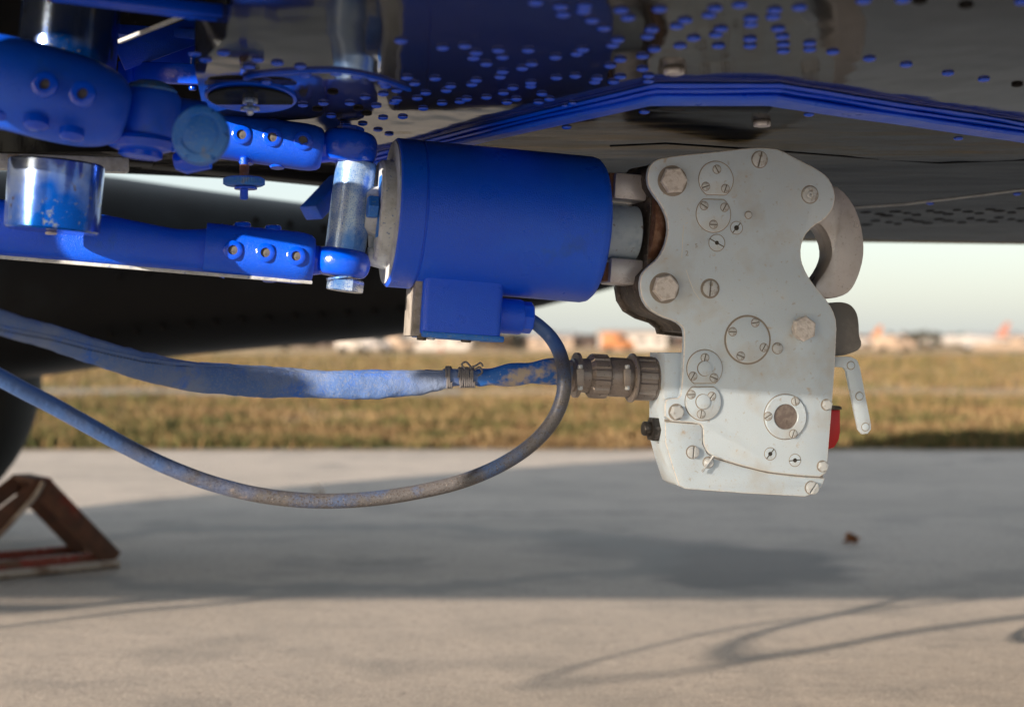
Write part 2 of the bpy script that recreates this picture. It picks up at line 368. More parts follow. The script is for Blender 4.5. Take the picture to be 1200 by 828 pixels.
def grass_strip():
    def blades(y0, y1, n, h0, h1, seed, mats):
        rnd = random.Random(seed); bm = bmesh.new()
        for _ in range(n):
            y = y0 + (y1 - y0) * rnd.random() ** 1.25
            x = (rnd.random() * 2 - 1) * (y * .40 + .5)
            d = noise.noise((x * .9, y * 1.3, 1.7)) * .6 + noise.noise((x * 3, y * 3.4, 9)) * .4
            if rnd.random() > .75 + d: continue
            h = (h0 + (h1 - h0) * rnd.random()) * (1.0 + d * 1.1); wd = .004 + .004 * rnd.random() + y * .0004
            a = rnd.random() * PI; lean = Vector((rnd.gauss(0, .35), rnd.gauss(0, .35), 0)) * h
            dx = Vector((math.cos(a), math.sin(a), 0)) * wd; b0 = Vector((x, y, -.032)); m_ = b0 + lean * .35 + Vector((0, 0, h * .6)); tp = b0 + lean + Vector((0, 0, h))
            v = [bm.verts.new(b0 - dx), bm.verts.new(b0 + dx), bm.verts.new(m_ + dx * .7), bm.verts.new(tp), bm.verts.new(m_ - dx * .7)]
            f = bm.faces.new(v)
            g = noise.noise((x * .55 + 4, y * .9, 6.1)) + noise.noise((x * 2.3, y * 2.5, 2.2)) * .5
            nearedge = max(0, 1 - (y - 8.2) / .8)
            r_ = rnd.random()
            if g + nearedge * (.25 if x > 1.6 else .05) > -.06 and r_ < .72: f.material_index = 1 if r_ < .5 else 2
            elif r_ < .22: f.material_index = 3
            elif r_ < .5: f.material_index = 4
        me = bpy.data.meshes.new('grass'); bm.to_mesh(me); bm.free()
        for m in mats: me.materials.append(m)
        return me
    gm = [mat('straw blade', (.16, .108, .048), .9), mat('olive blade', (.075, .07, .02), .9), mat('green blade', (.04, .052, .015), .9), mat('brown blade', (.085, .045, .02), .9), mat('pale straw blade', (.20, .145, .075), .9)]
    put('grass', blades(8.22, 10.4, 42000, .03, .10, 3, gm), label='tufts of dry brown and green grass along the apron edge', cat='grass', kind='stuff')
    put('grass', blades(10.2, 17.4, 36000, .03, .085, 4, gm), label='short dry yellow grass between apron and pale taxiway', cat='grass', kind='stuff')
    put('grass', blades(39, 95, 26000, .06, .16, 6, gm), label='distant orange brown grass reaching to the parked airliners', cat='grass', kind='stuff')
    put('grass', blades(20.8, 39, 24000, .04, .10, 5, gm), label='dry orange grass of the airfield beyond the pale taxiway', cat='grass', kind='stuff')
grass_strip()
# dead leaf and dry stalk
bm = bmesh.new(); c = onplane(998, 637, .0)
for (r0, z0, k) in ((.022, .012, 0), (.016, .024, 2)):
    vs = [bm.verts.new(c + Vector((math.cos(a + k) * r0 * (1 + .45 * math.sin(3 * a)), math.sin(a + k) * r0 * (1 + .3 * math.cos(2 * a)), z0 + .010 * math.sin(2 * a + k)))) for a in [2 * PI * i / 14 for i in range(14)]]
    cv = bm.verts.new(c + Vector((0, 0, .006)))
    for i in range(14): bm.faces.new((cv, vs[i], vs[(i + 1) % 14]))
solid('dead_leaf', bm, M['leaf'], smooth=0, recalc=False, label='small curled brown dead leaf lying alone on the shaded concrete', cat='leaf')
c = onplane(378, 585, 0)
bm = bmesh.new()
for k in range(5):
    t = c + Vector((random.uniform(-.04, .04), random.uniform(-.03, .03), random.uniform(.03, .08)))
    sweep([(*(c.lerp(t, q / 4) + Vector((.008 * math.sin(q + k), 0, 0))), .0022) for q in range(5)], 5, None, bm)
solid('dry_weed', bm, M['stalk'], label='thin dry weed stalk standing on the sunlit concrete', cat='weed')

# ------------------------------------------------------------------ horizon: trees, buildings, parked vehicles
def tree_mass():
    rnd = random.Random(11)
    bm = bmesh.new()
    mats = [mat('bare brown wood', (.075, .058, .055), .95), mat('dark evergreen wood', (.035, .045, .035), .95), mat('russet wood', (.13, .075, .05), .95)]
    for i in range(900):
        x = rnd.uniform(-230, 230); y = rnd.uniform(520, 600)
        h = 4.3 + 1.3 * noise.noise((x * .03, 1, 0)) + 1.0 * noise.noise((x * .11, 5, 0)) + rnd.random() * .9
        mi = 1 if noise.noise((x * .05, 8, 0)) > .1 else (2 if noise.noise((x * .08, 3, 1)) > .25 else 0)
        for k in range(14):
            z = h * (.25 + .75 * rnd.random()); rr = (1.6 + rnd.random()) * (1.15 - z / h * .8)
            a = rnd.random() * 2 * PI; q = Vector((x + math.cos(a) * rr * 1.3, y + math.sin(a) * rr, z)); s_ = .35 + rnd.random() * .8
            v = [bm.verts.new(q + Vector((rnd.gauss(0, s_), rnd.gauss(0, s_), rnd.gauss(0, s_ * .7)))) for _ in range(4)]
            try: f = bm.faces.new(v); f.material_index = mi
            except ValueError: pass
        v = [bm.verts.new((x - 1.6, y, -.1)), bm.verts.new((x + 1.6, y, -.1)), bm.verts.new((x + 1.2, y, h * .6)), bm.verts.new((x - 1.2, y + .4, h * .55))]
        bm.faces.new(v).material_index = mi
    me = bpy.data.meshes.new('far_wood'); bm.to_mesh(me); bm.free()
    for m in mats: me.materials.append(m)
    put('far_wood', me, label='long low line of brown trees on the airfield horizon', cat='wood', kind='stuff')
tree_mass()
bush_mats = [mat('brown bush foliage', (.10, .065, .05), .95), mat('dark bush foliage', (.05, .05, .04), .95)]
def bush(px, Y, h, wd, label, mi=0):
    c = P(px, HY, Y); c.z = 0; rnd = random.Random(int(px)); t = empty('bush', c, label=label, cat='bush', group='bushes in front of the far trees')
    bm = bmesh.new()
    for k in range(260):
        a = rnd.random() * 2 * PI; z = h * (.12 + .88 * rnd.random() ** .8); rr = wd / 2 * math.sqrt(max(.05, 1 - (z / h - .35) ** 2 * 1.6)) * math.sqrt(rnd.random()) * (1 + .3 * math.sin(a * 3))
        q = c + Vector((math.cos(a) * rr, math.sin(a) * rr, z)); s_ = .13 + .16 * rnd.random()
        v = [bm.verts.new(q + Vector((rnd.gauss(0, s_), rnd.gauss(0, s_), rnd.gauss(0, s_)))) for _ in range(3)]; bm.faces.new(v)
    solid('crown', bm, bush_mats[mi], t, smooth=0, recalc=False)
    turned('trunk', c, c + Vector((0, 0, h * .6)), [(0, .12), (1, .04)], M['stalk'], t, 8)
bush(575, 150, 2.5, 4.4, 'rounded russet bush just right of the pink mast on the horizon')
bush(600, 155, 2.0, 3.2, 'low brown bush behind the cable loop on the horizon', 1)
bush(462, 160, 1.9, 3.4, 'small dark bush left of the white hangar on the horizon', 1)
bush(1085, 160, 2.1, 4.2, 'dark bush between the pale van and the white airliner', 1)

def m_simple(n, c, r=.5): return mat(n, c, r, layers=[(.8, .45, .65, tuple(x * .85 for x in c))])
MW_, MO_, MP_, MG_, MT_, MGL = m_simple('white coachwork', (.38, .36, .35)), m_simple('orange paint', (.32, .13, .05)), m_simple('salmon paint', (.30, .14, .11)), m_simple('grey roof', (.28, .27, .28)), m_simple('tan wall', (.30, .23, .18)), m_simple('dark window glass', (.04, .045, .05), .15)
def airliner(px, Y, L, tailm, label, flip=1):
    c = P(px, HY, Y); c.z = 0; t = empty('parked_airliner', c, label=label, cat='airliner', group='white airliners parked on the far apron')
    r = L * .055; zc = r * 1.9
    prof = [(0, .05), (.02, r * .5), (.06, r * .85), (.12, r), (.70, r), (.86, r * .66), (.97, r * .25), (1, .05)]
    a = c + Vector((-flip * L / 2, 0, zc)); b = c + Vector((flip * L / 2, 0, zc + r * .35))
    f = turned('fuselage', a, b, prof, MW_, t, 20)
    for k in range(12): box_m('window', Matrix.Translation(c + Vector((flip * L * (-.32 + .05 * k), -r * .985, zc + r * .3))), L * .012, r * .06, r * .22, MGL, f, 0)
    bm = prism([(flip * x * L, z * L) for x, z in ((.36, .05), (.50, .05), (.545, .22), (.49, .22))], -.1, .1, 0)
    put('tail_fin', finish(bm, 'tail_fin', tailm, 0), t, Matrix.Translation(c + Vector((0, 0, zc))) @ Matrix.Rotation(PI / 2, 4, 'X'))
    for s_ in (1, -1):
        bm = prism([(flip * -.06 * L, 0), (flip * .09 * L, 0), (flip * .2 * L, s_ * .42 * L), (flip * .14 * L, s_ * .42 * L)], -.08, .08, 0)
        w_ = put('wing', finish(bm, 'wing', MW_, 0), t, Matrix.Translation(c + Vector((0, 0, zc - r * .4))))
        rod('engine', c + Vector((-flip * .02 * L, s_ * .15 * L, zc - r * .9)), c + Vector((flip * .08 * L, s_ * .15 * L, zc - r * .9)), r * .45, MG_, w_, seg=14)
        bm = prism([(flip * .42 * L, 0), (flip * .5 * L, 0), (flip * .53 * L, s_ * .14 * L), (flip * .49 * L, s_ * .14 * L)], -.05, .05, 0)
        put('tailplane', finish(bm, 'tailplane', MW_, 0), t, Matrix.Translation(c + Vector((0, 0, zc + r * .3))))
    for x, y in ((-.38, 0), (.05, .06), (.05, -.06)):
        rod('wheel', c + Vector((flip * x * L, y * L - .15, .3)), c + Vector((flip * x * L, y * L + .15, .3)), .3, M['tyre'], t, seg=12)
        rod('strut', c + Vector((flip * x * L, y * L, .3)), c + Vector((flip * x * L, y * L, zc)), .08, MG_, t, seg=8)
airliner(325, 190, 20, MP_, 'white airliner with salmon tail, leftmost on the horizon under the dark fairing')
airliner(1128, 170, 10.5, MP_, 'small white airliner with salmon tail far right on the horizon')
airliner(985, 165, 9.0, MO_, 'small white airliner with orange tail just right of the cargo hook')
def building(px, Y, wd, dp, ht, wall, roofm, label, cat='hangar', gable=.25):
    c = P(px, HY, Y); c.z = 0; t = empty('hangar' if cat == 'hangar' else 'airport_building', c, label=label, cat=cat, group='low buildings on the horizon')
    wl = box_m('wall', Matrix.Translation(c + Vector((0, 0, ht / 2))), wd, dp, ht, wall, t, 0)
    bm = prism([(-dp / 2 - .2, 0), (dp / 2 + .2, 0), (0, ht * gable)], -wd / 2 - .2, wd / 2 + .2, 0)
    put('roof', finish(bm, 'roof', roofm, 0), t, Matrix.Translation(c + Vector((0, 0, ht + .003))) @ Matrix.Rotation(PI / 2, 4, 'Z') @ Matrix.Rotation(PI / 2, 4, 'X'))
    n = max(2, int(wd / 2.6))
    for k in range(n):
        x = (k + .5) / n * wd - wd / 2
        fr = box_m('window', Matrix.Translation(c + Vector((x, -dp / 2 - .02, ht * .58))), wd / n * .55, .06, ht * .3, MW_, t, 0)
        box_m('pane', Matrix.Translation(c + Vector((x, -dp / 2 - .06, ht * .58))), wd / n * .47, .03, ht * .24, MGL, fr, 0)
building(515, 210, 9.5, 7, 2.3, MW_, MG_, 'white hangar beside the pink mast, under the blue junction box')
building(645, 230, 7, 6, 2.0, MT_, MG_, 'low tan building on the horizon behind the cable connector', 'building')
building(740, 240, 11, 7, 2.6, MW_, MT_, 'pale building on the horizon immediately left of the hook', 'building')
building(1170, 240, 10, 7, 2.2, MT_, MG_, 'long low tan building at the right end of the horizon', 'building')
building(170, 260, 16, 7, 2.0, MG_, MG_, 'low grey building on the horizon at the left under the fairing', 'building')
def van(px, Y, body, label, L=4.6, ht=1.9):
    c = P(px, HY, Y); c.z = 0; t = empty('parked_van', c, label=label, cat='van', group='vans parked on the far apron')
    pts = [(-L / 2, .3), (L / 2, .3), (L / 2, .95), (L / 2 - .55, 1.12), (L / 2 - 1.15, ht), (-L / 2 + .06, ht)]
    put('body', finish(prism(pts, -.9, .9, .06), 'body', body, 30), t, Matrix.Translation(c) @ Matrix.Rotation(PI / 2, 4, 'X'))
    box_m('side_window', Matrix.Translation(c + Vector((L * .14, -.92, ht * .73))), .9, .05, ht * .25, MGL, t, 0)
    for x in (-L * .3, L * .3):
        for y in (-.8, .8): rod('wheel', c + Vector((x, y - .12, .32)), c + Vector((x, y + .12, .32)), .32, M['tyre'], t, seg=14)
van(413, 120, MW_, 'small white van right of the salmon tailed airliner', 2.6, 1.7)
van(440, 128, MG_, 'small grey van second from left on the horizon', 2.6, 1.5)
van(470, 135, MT_, 'beige van next to the white hangar on the horizon', 2.6, 1.5)
van(724, 140, MO_, 'orange van on the horizon just above the cable connector', 3.2, 1.9)
van(1047, 150, MT_, 'beige van on the horizon between two small airliners', 4.2, 1.7)
c = P(517, HY, 150); c.z = 0
mt = empty('warning_mast', c, label='pink and white banded mast in front of the white hangar', cat='mast')
for k in range(5): rod('band', c + Vector((0, 0, k * .5)), c + Vector((0, 0, k * .5 + .496)), .22, MP_ if k % 2 == 0 else MW_, mt, seg=12)
box_m('lamp_box', Matrix.Translation(c + Vector((0, 0, 2.62))), .4, .4, .22, MP_, mt, .02)

# ------------------------------------------------------------------ helicopter: fuselage, belly, doubler, rivets, fairing, wheel
ZN, ZF = CAMZ + .2535, CAMZ + .243           # near belly skin and the lower-hanging belly doubler
heli = empty('helicopter', (0, 2, 0), label='dark helicopter seen from beneath, its glossy riveted belly above the hook', cat='helicopter')
def far_edge(x):                            # plan shape of the far side of the belly
    pts = [(-5.6, 1.75), (-1.2, 1.95), (-.61, 2.10), (-.30, 2.24), (0, 2.5), (.3, 2.85), (.85, 3.35), (1.3, 3.5), (2.5, 3.65), (6, 3.7)]
    for a, b in zip(pts, pts[1:]):
        if x <= b[0]: t = (x - a[0]) / (b[0] - a[0]); return a[1] + (b[1] - a[1]) * t
    return pts[-1][1]
NEAR = .67
def fuselage():
    bm = bmesh.new(); rings = []
    xs = [-4.58, -4.54, -4.4, -4.1, -3.6, -2.6, -1.9, -1.5] + [-1.3 + .1 * i for i in range(32)] + [2.2, 2.8, 3.6, 4.6, 6]
    for k, x in enumerate(xs):
        fe = far_edge(x); top = 2.45 + .1 * min(1, max(0, (x + 4) / 4))
        ring = [(NEAR + .012, ZN + .012), (NEAR + .004, ZN + .035), (NEAR, ZN + .10), (NEAR + .02, 1.5), (NEAR + .05, 2.1), (NEAR + .35, top), ((NEAR + fe) / 2, top + .12), (fe - .2, top - .2), (fe + .12, 1.6), (fe + .14, 1.1), (fe + .13, ZN + .13), (fe + .10, ZN + .055), (fe + .045, ZN + .014), (fe - .02, ZN)]
        ring += [(NEAR + .04 + (fe - .06 - NEAR) * t, ZN) for t in (.92, .8, .65, .5, .35, .2, .08, .0)]
        if k == 0: ring = [(y + (1.25 - y) * .03, z + (1.6 - z) * .03) for y, z in ring]
        rings.append([bm.verts.new((x, y, z)) for y, z in ring])
    n = len(rings[0])
    for a, b in zip(rings, rings[1:]):
        for i in range(n): bm.faces.new((a[i], a[(i + 1) % n], b[(i + 1) % n], b[i]))
    bm.faces.new(rings[0]); bm.faces.new(rings[-1][::-1])
    f = solid('fuselage', bm, M['belly'], heli, smooth=30)
    # open bay in the belly, left, through which the suspension pins pass
    for poly in ([(-.19, .98), (-.235, 1.17), (-.29, 1.3), (-.345, 1.6), (-.36, 1.86), (-1.0, 1.86), (-1.0, .98)],
                 [(-1.40, .4), (-1.29, .4), (-1.03, .67), (-.74, .97), (-.71, 1.0), (-1.40, 1.0)]):     # the second cut is an added unseen opening that lets sun onto the arms
        bay = prism(poly, ZN - .05, ZN + .34, 0)
        cut = bpy.data.objects.new('cut', finish(bay, 'cut', M['pod'], 0)); COL.objects.link(cut)
        md = f.modifiers.new('bay', 'BOOLEAN'); md.operation = 'DIFFERENCE'; md.object = cut; md.solver = 'EXACT'
        dg = bpy.context.evaluated_depsgraph_get(); me = bpy.data.meshes.new_from_object(f.evaluated_get(dg)); f.modifiers.clear(); f.data = me; me.name = 'fuselage'
        bpy.data.objects.remove(cut)
    return f
fus = fuselage()
# doubler: laminated lower skin whose near edge is the bright blue stepped strip
edge_px = [(400, 200), (460, 185), (540, 165), (640, 141), (768, 112), (912, 112), (1000, 126), (1100, 141), (1200, 156), (1330, 178), (1500, 200)]
def dbl_outline(off):
    near = []
    for px, py in edge_px:
        q = onplane(px, py, ZF); near.append((q.x, q.y + off))
    xs = [near[-1][0] - (near[-1][0] - near[0][0]) * i / 24 for i in range(25)]
    far = [(x, max(far_edge(x) - .03 - off, 1.0)) for x in xs]
    far = [(x, y) for x, y in far if y > [n_[1] for n_ in near if n_[0] >= x - .05][0] + .02]
    return near + far
zz = [(ZN - .0005, ZN - .008, 0, 'seam_strip', M['blue_gloss']), (ZN - .009, ZN - .0165, .009, 'seam_strip', M['blue_gloss'])]
def strip(z_hi, z_lo, off, name, material, thick):
    """a laminate edge running along the near boundary of the doubler"""
    bm = bmesh.new(); prev = None
    base = [onplane(px, py, ZF) for px, py in edge_px]
    pts = [tuple(a.lerp(b, k / 12)) for a, b in zip(base, base[1:]) for k in range(12)] + [tuple(base[-1])]
    for i, p in enumerate(pts):
        y = p[1] + off + noise.noise((p[0] * 7, off * 300, 1)) * .0050 + noise.noise((p[0] * 30, off * 300, 4)) * .0014; d = thick + noise.noise((p[0] * 6, 7 + off * 100, 3)) * .003
        wz = noise.noise((p[0] * 14, 3, off * 200)) * .0018; r_ = .0022
        prof = [(y + d, z_lo + .0006), (y + r_, z_lo + wz), (y, z_lo + r_ + wz), (y - .0002, (z_hi + z_lo) / 2), (y + .0004, z_hi - r_ * .6), (y + r_, z_hi), (y + d, z_hi)]
        row = [bm.verts.new((p[0], a, b)) for a, b in prof]
        if prev:
            for k in range(len(row) - 1): bm.faces.new((prev[k], row[k], row[k + 1], prev[k + 1]))
        prev = row
    return solid(name, bm, material, heli, smooth=50)
strip(ZN + .001, ZN - .0035, -.010, 'seam_strip', M['blue_gloss'], .055)
strip(ZN - .0040, ZN - .0070, -.001, 'seam_strip', M['blue_gloss'], .050)
strip(ZN - .0075, ZF - .002, .006, 'seam_strip', M['blue'], .045)
def dz(Y): return ZF - .06 * max(0, Y - 1.85)        # the keel skin droops slightly away from the strip
def on_dbl(px, py):
    z = ZF
    for _ in range(30): p = onplane(px, py, z); z = .5 * z + .5 * dz(p.y)
    return onplane(px, py, z)
def doubler():
    bm = bmesh.new(); base = [onplane(px, py, ZF) for px, py in edge_px]; cols = [a.lerp(b, k / 10) for a, b in zip(base, base[1:]) for k in range(10)] + [base[-1]]
    pv = None
    for p in cols:
        x, y0 = p.x, p.y + .018; yf = max(y0 + .12, min(2.68 + .10 * (x - .8), far_edge(x) - .18)); row = [(y0, ZN - .001), (y0, ZF + .001), (y0 + .001, ZF)]
        row += [(y0 + (yf - y0) * t, dz(y0 + (yf - y0) * t)) for t in [k / 14 for k in range(1, 15)]]
        zf = dz(yf); R_ = max(.04, (ZN - zf) * .9)
        row += [(yf + math.sin(a) * R_ * 1.7, zf + (1 - math.cos(a)) * R_) for a in [R(k) for k in (8, 18, 30, 45, 60, 75, 90)]] + [(yf + R_ * 1.7, ZN + .02)]
        vs = [bm.verts.new((x, a, b)) for a, b in row]
        if pv:
            for k in range(len(vs) - 1): bm.faces.new((pv[k], vs[k], vs[k + 1], pv[k + 1]))
        pv = vs
    bmesh.ops.recalc_face_normals(bm, faces=bm.faces)
    return solid('belly_doubler', bm, M['belly_far'], heli, smooth=50)
dbl = doubler()
# reflecting patch plates, seams
def flat_line(name, pts, wd, th, zc, material, parent):
    bm = bmesh.new(); pv = None
    for i, (x, y) in enumerate(pts):
        z = dz(y) if zc is None else zc
        a = Vector(pts[max(0, i - 1)]); b = Vector(pts[min(len(pts) - 1, i + 1)]); d = (b - a).normalized(); s_ = Vector((-d.y, d.x)) * wd / 2
        q = [bm.verts.new((x + s_.x * k1, y + s_.y * k1, zz_)) for k1, zz_ in ((1, z), (1, z - th), (-1, z - th), (-1, z))]
        if pv:
            for k in range(3): bm.faces.new((pv[k], q[k], q[k + 1], pv[k + 1]))
        pv = q
    return solid(name, bm, material, parent, smooth=30)
def pxline(pts, z): return [tuple((onplane(px, py, z) if z is not None else on_dbl(px, py)).xy) for px, py in [tuple(Vector(a).lerp(Vector(b), k / 6)) for a, b in zip(pts, pts[1:]) for k in range(6)] + [pts[-1]]]
flat_line('panel_seam', pxline([(1000, 243), (1060, 239), (1120, 232), (1200, 222), (1300, 208)], None), .004, .0015, None, M['dusty_grey'], heli)
flat_line('panel_seam', pxline([(715, 171), (780, 168), (900, 176), (1000, 184), (1100, 191), (1240, 186)], None), .003, .001, None, M['belly_rivet'], heli)
arc = catmull([(287, 91, 0), (300, 87, 0), (340, 83, 0), (395, 82, 0), (440, 90, 0), (480, 104, 0)], 8)
flat_line('curved_seam', pxline([(a, b) for a, b, _ in arc], ZN), .004, .003, ZN, M['blue_gloss'], heli)
# rivets
bm = lathe([(0, 1.0), (-.35, .98), (-.7, .75), (-.92, .4), (-1.0, 0)], 12)
for v in bm.verts: v.co.z *= .0027; v.co.x *= .0057; v.co.y *= .0056
rv_mesh = finish(bm, 'rivet', M['blue_gloss'], 60)
rv_dark = rv_mesh.copy(); rv_dark.materials.clear(); rv_dark.materials.append(M['belly_rivet'])
riv = [(628, 3), (657, 8), (660, 17), (685, 7), (684, 13), (694, 24), (708, 33), (470, 48), (519, 56), (545, 54), (558, 62), (555, 68), (584, 59), (589, 67), (570, 75), (589, 84), (586, 90), (619, 59), (623, 75), (612, 80), (651, 67), (683, 58), (676, 63), (477, 91), (510, 92), (486, 98), (558, 94), (553, 99), (528, 101), (523, 106), (652, 91), (674, 89), (697, 96), (622, 97), (601, 103), (590, 109), (622, 101), (499, 109), (489, 115), (547, 116), (539, 119), (518, 121), (570, 114), (594, 120), (605, 116), (635, 110), (631, 120), (644, 116), (496, 127), (664, 124), (672, 121), (449, 97), (452, 101), (465, 106), (449, 110), (465, 117), (462, 120), (441, 124), (449, 138), (472, 137), (443, 152), (456, 157),
       (728, 12), (736, 21), (773, 11), (764, 35), (759, 43), (724, 47), (718, 53), (767, 58), (753, 66), (727, 70), (715, 77), (753, 81), (727, 90), (760, 89), (760, 95), (838, 10), (831, 18), (867, 6), (803, 24), (793, 31), (880, 22), (880, 29), (845, 34), (839, 41), (813, 45), (797, 54), (842, 54), (879, 46), (879, 54), (908, 12), (906, 20), (937, 9), (912, 34), (917, 43), (918, 52), (918, 60), (949, 51), (949, 58), (976, 61),
       (1019, 69), (1062, 76), (1111, 86), (1153, 93), (1012, 1), (1058, 0), (228, 63), (241, 70), (262, 62), (325, 74), (302, 70), (352, 78), (358, 88), (394, 86), (418, 90), (438, 92), (428, 114), (410, 121), (379, 121), (355, 123), (388, 136), (404, 145), (425, 145), (312, 96), (292, 78), (1198, 2), (700, 92), (719, 96)]
for px, py in riv:
    if py < -20: continue
    put('rivet', rv_mesh, fus, Matrix.Translation(onplane(px, py, ZN - .0005)))
for px, py in [(1078, 1), (1132, 6), (1192, 99), (430, 133), (372, 128), (390, 108), (420, 127)]:
    put('rivet', rv_dark, fus, Matrix.Translation(onplane(px, py, ZN - .0005)))
for px, py in [(755, 131), (948, 134), (1123, 162), (664, 149), (1090, 238), (1192, 227)]:
    put('rivet', rv_mesh, dbl, Matrix.Translation(on_dbl(px, py)))
for i in range(34):
    px = 1016 + (i % 17) * 12 + random.uniform(-3, 3); py = (249 if i < 17 else 259) + (i % 3) * 2.2 - (i % 17) * .3
    put('rivet', rv_dark, dbl, Matrix.Translation(on_dbl(px, py)) @ Matrix.Diagonal((1.2 + .8 * random.random(), 1.2, .5, 1)))
for px, py in ((790, 80), (893, 142)):          # flush slotted fasteners on the belly
    z = ZN if py < 100 else ZF
    bm = slot_screw(.0095, .006, .2, 1.0); put('fastener', finish(bm, 'fastener', [M['steel'], M['slot_floor']], 40), fus if py < 100 else dbl, Matrix.Translation(onplane(px, py, z)) @ Matrix.Rotation(PI, 4, 'X'))

# dark fairing beyond the belly
def fairing():
    Y = 3.8; bm = bmesh.new(); rings = []
    top = [(-420, 196), (-100, 200), (60, 203), (120, 207), (250, 226), (385, 243), (480, 256), (600, 276), (700, 292), (770, 304), (800, 309)]
    bot = [(-420, 452), (-100, 452), (0, 447), (60, 439), (200, 418), (350, 404), (480, 393), (600, 368), (700, 343), (770, 322), (800, 313)]
    def ev(t, x):
        for a, b in zip(t, t[1:]):
            if x <= b[0]: return a[1] + (b[1] - a[1]) * (x - a[0]) / (b[0] - a[0])
        return t[-1][1]
    n = 40; s = []
    xs = [-420 + 1220 * i / 60 for i in range(61)]
    for x in xs:
        a = sum(ev(top, x + k) for k in (-40, -20, 0, 20, 40)) / 5 if x < 740 else ev(top, x); b = sum(ev(bot, x + k) for k in (-40, -20, 0, 20, 40)) / 5 if x < 740 else ev(bot, x)
        pa, pb = P(x, a, Y), P(x, b, Y); zc = (pa.z + pb.z) / 2; hz = (pa.z - pb.z) / 2; hy = min(.42, hz * 1.5)
        rings.append([bm.verts.new((pa.x, Y + math.copysign(abs(math.cos(q)) ** .8, math.cos(q)) * hy, zc + math.copysign(abs(math.sin(q)) ** .8, math.sin(q)) * hz)) for q in [2 * PI * i / n for i in range(n)]])
    for a, b in zip(rings, rings[1:]):
        for i in range(n): bm.faces.new((a[i], a[(i + 1) % n], b[(i + 1) % n], b[i]))
    bm.faces.new(rings[0]); bm.faces.new(rings[-1][::-1])
    f = solid('wheel_fairing', bm, M['pod'], heli, smooth=60)
    bm = lathe([(0, .010), (-.004, .008), (-.006, 0)], 8); rm = finish(bm, 'rivet', M['belly_rivet'], 0)
    for row, (x0, x1, f0, f1, k) in enumerate(((140, 460, .56, .42, 11), (130, 470, .84, .80, 12), (300, 460, .2, .2, 5))):
        for i in range(k):
            x = x0 + (x1 - x0) * i / (k - 1); tt = f0 + (f1 - f0) * i / (k - 1); a, b = ev(top, x), ev(bot, x); py = a + (b - a) * tt
            pa, pb = P(x, a, Y), P(x, b, Y); zc = (pa.z + pb.z) / 2; hz = (pa.z - pb.z) / 2; hy = min(.42, hz * 1.5)
            s_ = max(-1, min(1, (1 - 2 * tt))); q = math.asin(math.copysign(min(1, abs(s_) ** 1.25), s_)); y = Y - abs(math.cos(q)) ** .8 * hy; z = zc + s_ * hz
            put('rivet', rm, f, axis_m((pa.x * y / Y, y - .002, z), (0, math.cos(q), -math.sin(q))))
    return f
fairing()
# main wheel
wc = Vector(((-160 - 600) / FPX * 4.35, 4.35, .525))
wh = lathe([(-.14, .30), (-.16, .40), (-.15, .47), (-.10, .515), (-.03, .527), (.03, .527), (.10, .515), (.15, .47), (.16, .40), (.14, .30)], 64)
tyre = put('wheel', finish(wh, 'wheel', M['tyre'], 50), heli, axis_m(wc, (0, 1, 0)))
rod('rim', wc + Vector((0, -.145, 0)), wc + Vector((0, .145, 0)), .29, M['belly_far'], tyre, .02)
rod('axle', wc + Vector((0, -.2, 0)), wc + Vector((0, .2, 0)), .06, M['steel'], tyre)
rod('landing_gear_leg', wc + Vector((0, .2, 0)), wc + Vector((0.1, -.1, 1.2)), .07, M['pod'], heli)
# added unseen rods, shaped back along the sun to cast loop shadows on the apron
def shadow_rod(pts, r=.011):
    q = []
    te = math.tan(SUN_EL); zr = .92
    for px, py in pts:
        g = onplane(px, py, 0); d = zr / te
        q.append((g.x - d * math.sin(SUN_AZ), g.y - d * math.cos(SUN_AZ), zr, r))
    bm = sweep(catmull(q, 8), 10); solid('added_shadow_rod', bm, M['blue_gloss'], heli)
shadow_rod([(1260, 664), (1180, 676), (1110, 689), (1000, 715), (900, 738), (862, 752), (850, 763), (870, 771), (960, 760), (1060, 741), (1200, 722), (1320, 706)], .012)
shadow_rod([(1320, 668), (1200, 695), (1080, 708), (960, 722), (850, 737), (720, 768), (655, 787), (632, 797), (660, 800), (800, 787), (880, 775)], .006)
shadow_rod([(-60, 712), (60, 712), (160, 703), (260, 697), (380, 684), (470, 672)], .02)
shadow_rod([(-60, 742), (60, 727), (180, 713), (300, 703), (420, 690)], .010)

# added slats, unseen by the near belly edge, that dim sun on the hook
gd = box_m('added_sun_screen', Matrix.Translation((-.735, .625, .945)), .50, .012, .012, M['blue'], heli, .002)
for i in range(51): box_m('added_slat', Matrix.Translation((-.735, .622, .937 - .0044 * i)), .50, .0012, .0031, M['blue'], gd, 0)
for x in (-.985, -.485): box_m('added_slat_bracket', Matrix.Translation((x, .628, .830)), .010, .006, .215, M['blue'], gd, .001)
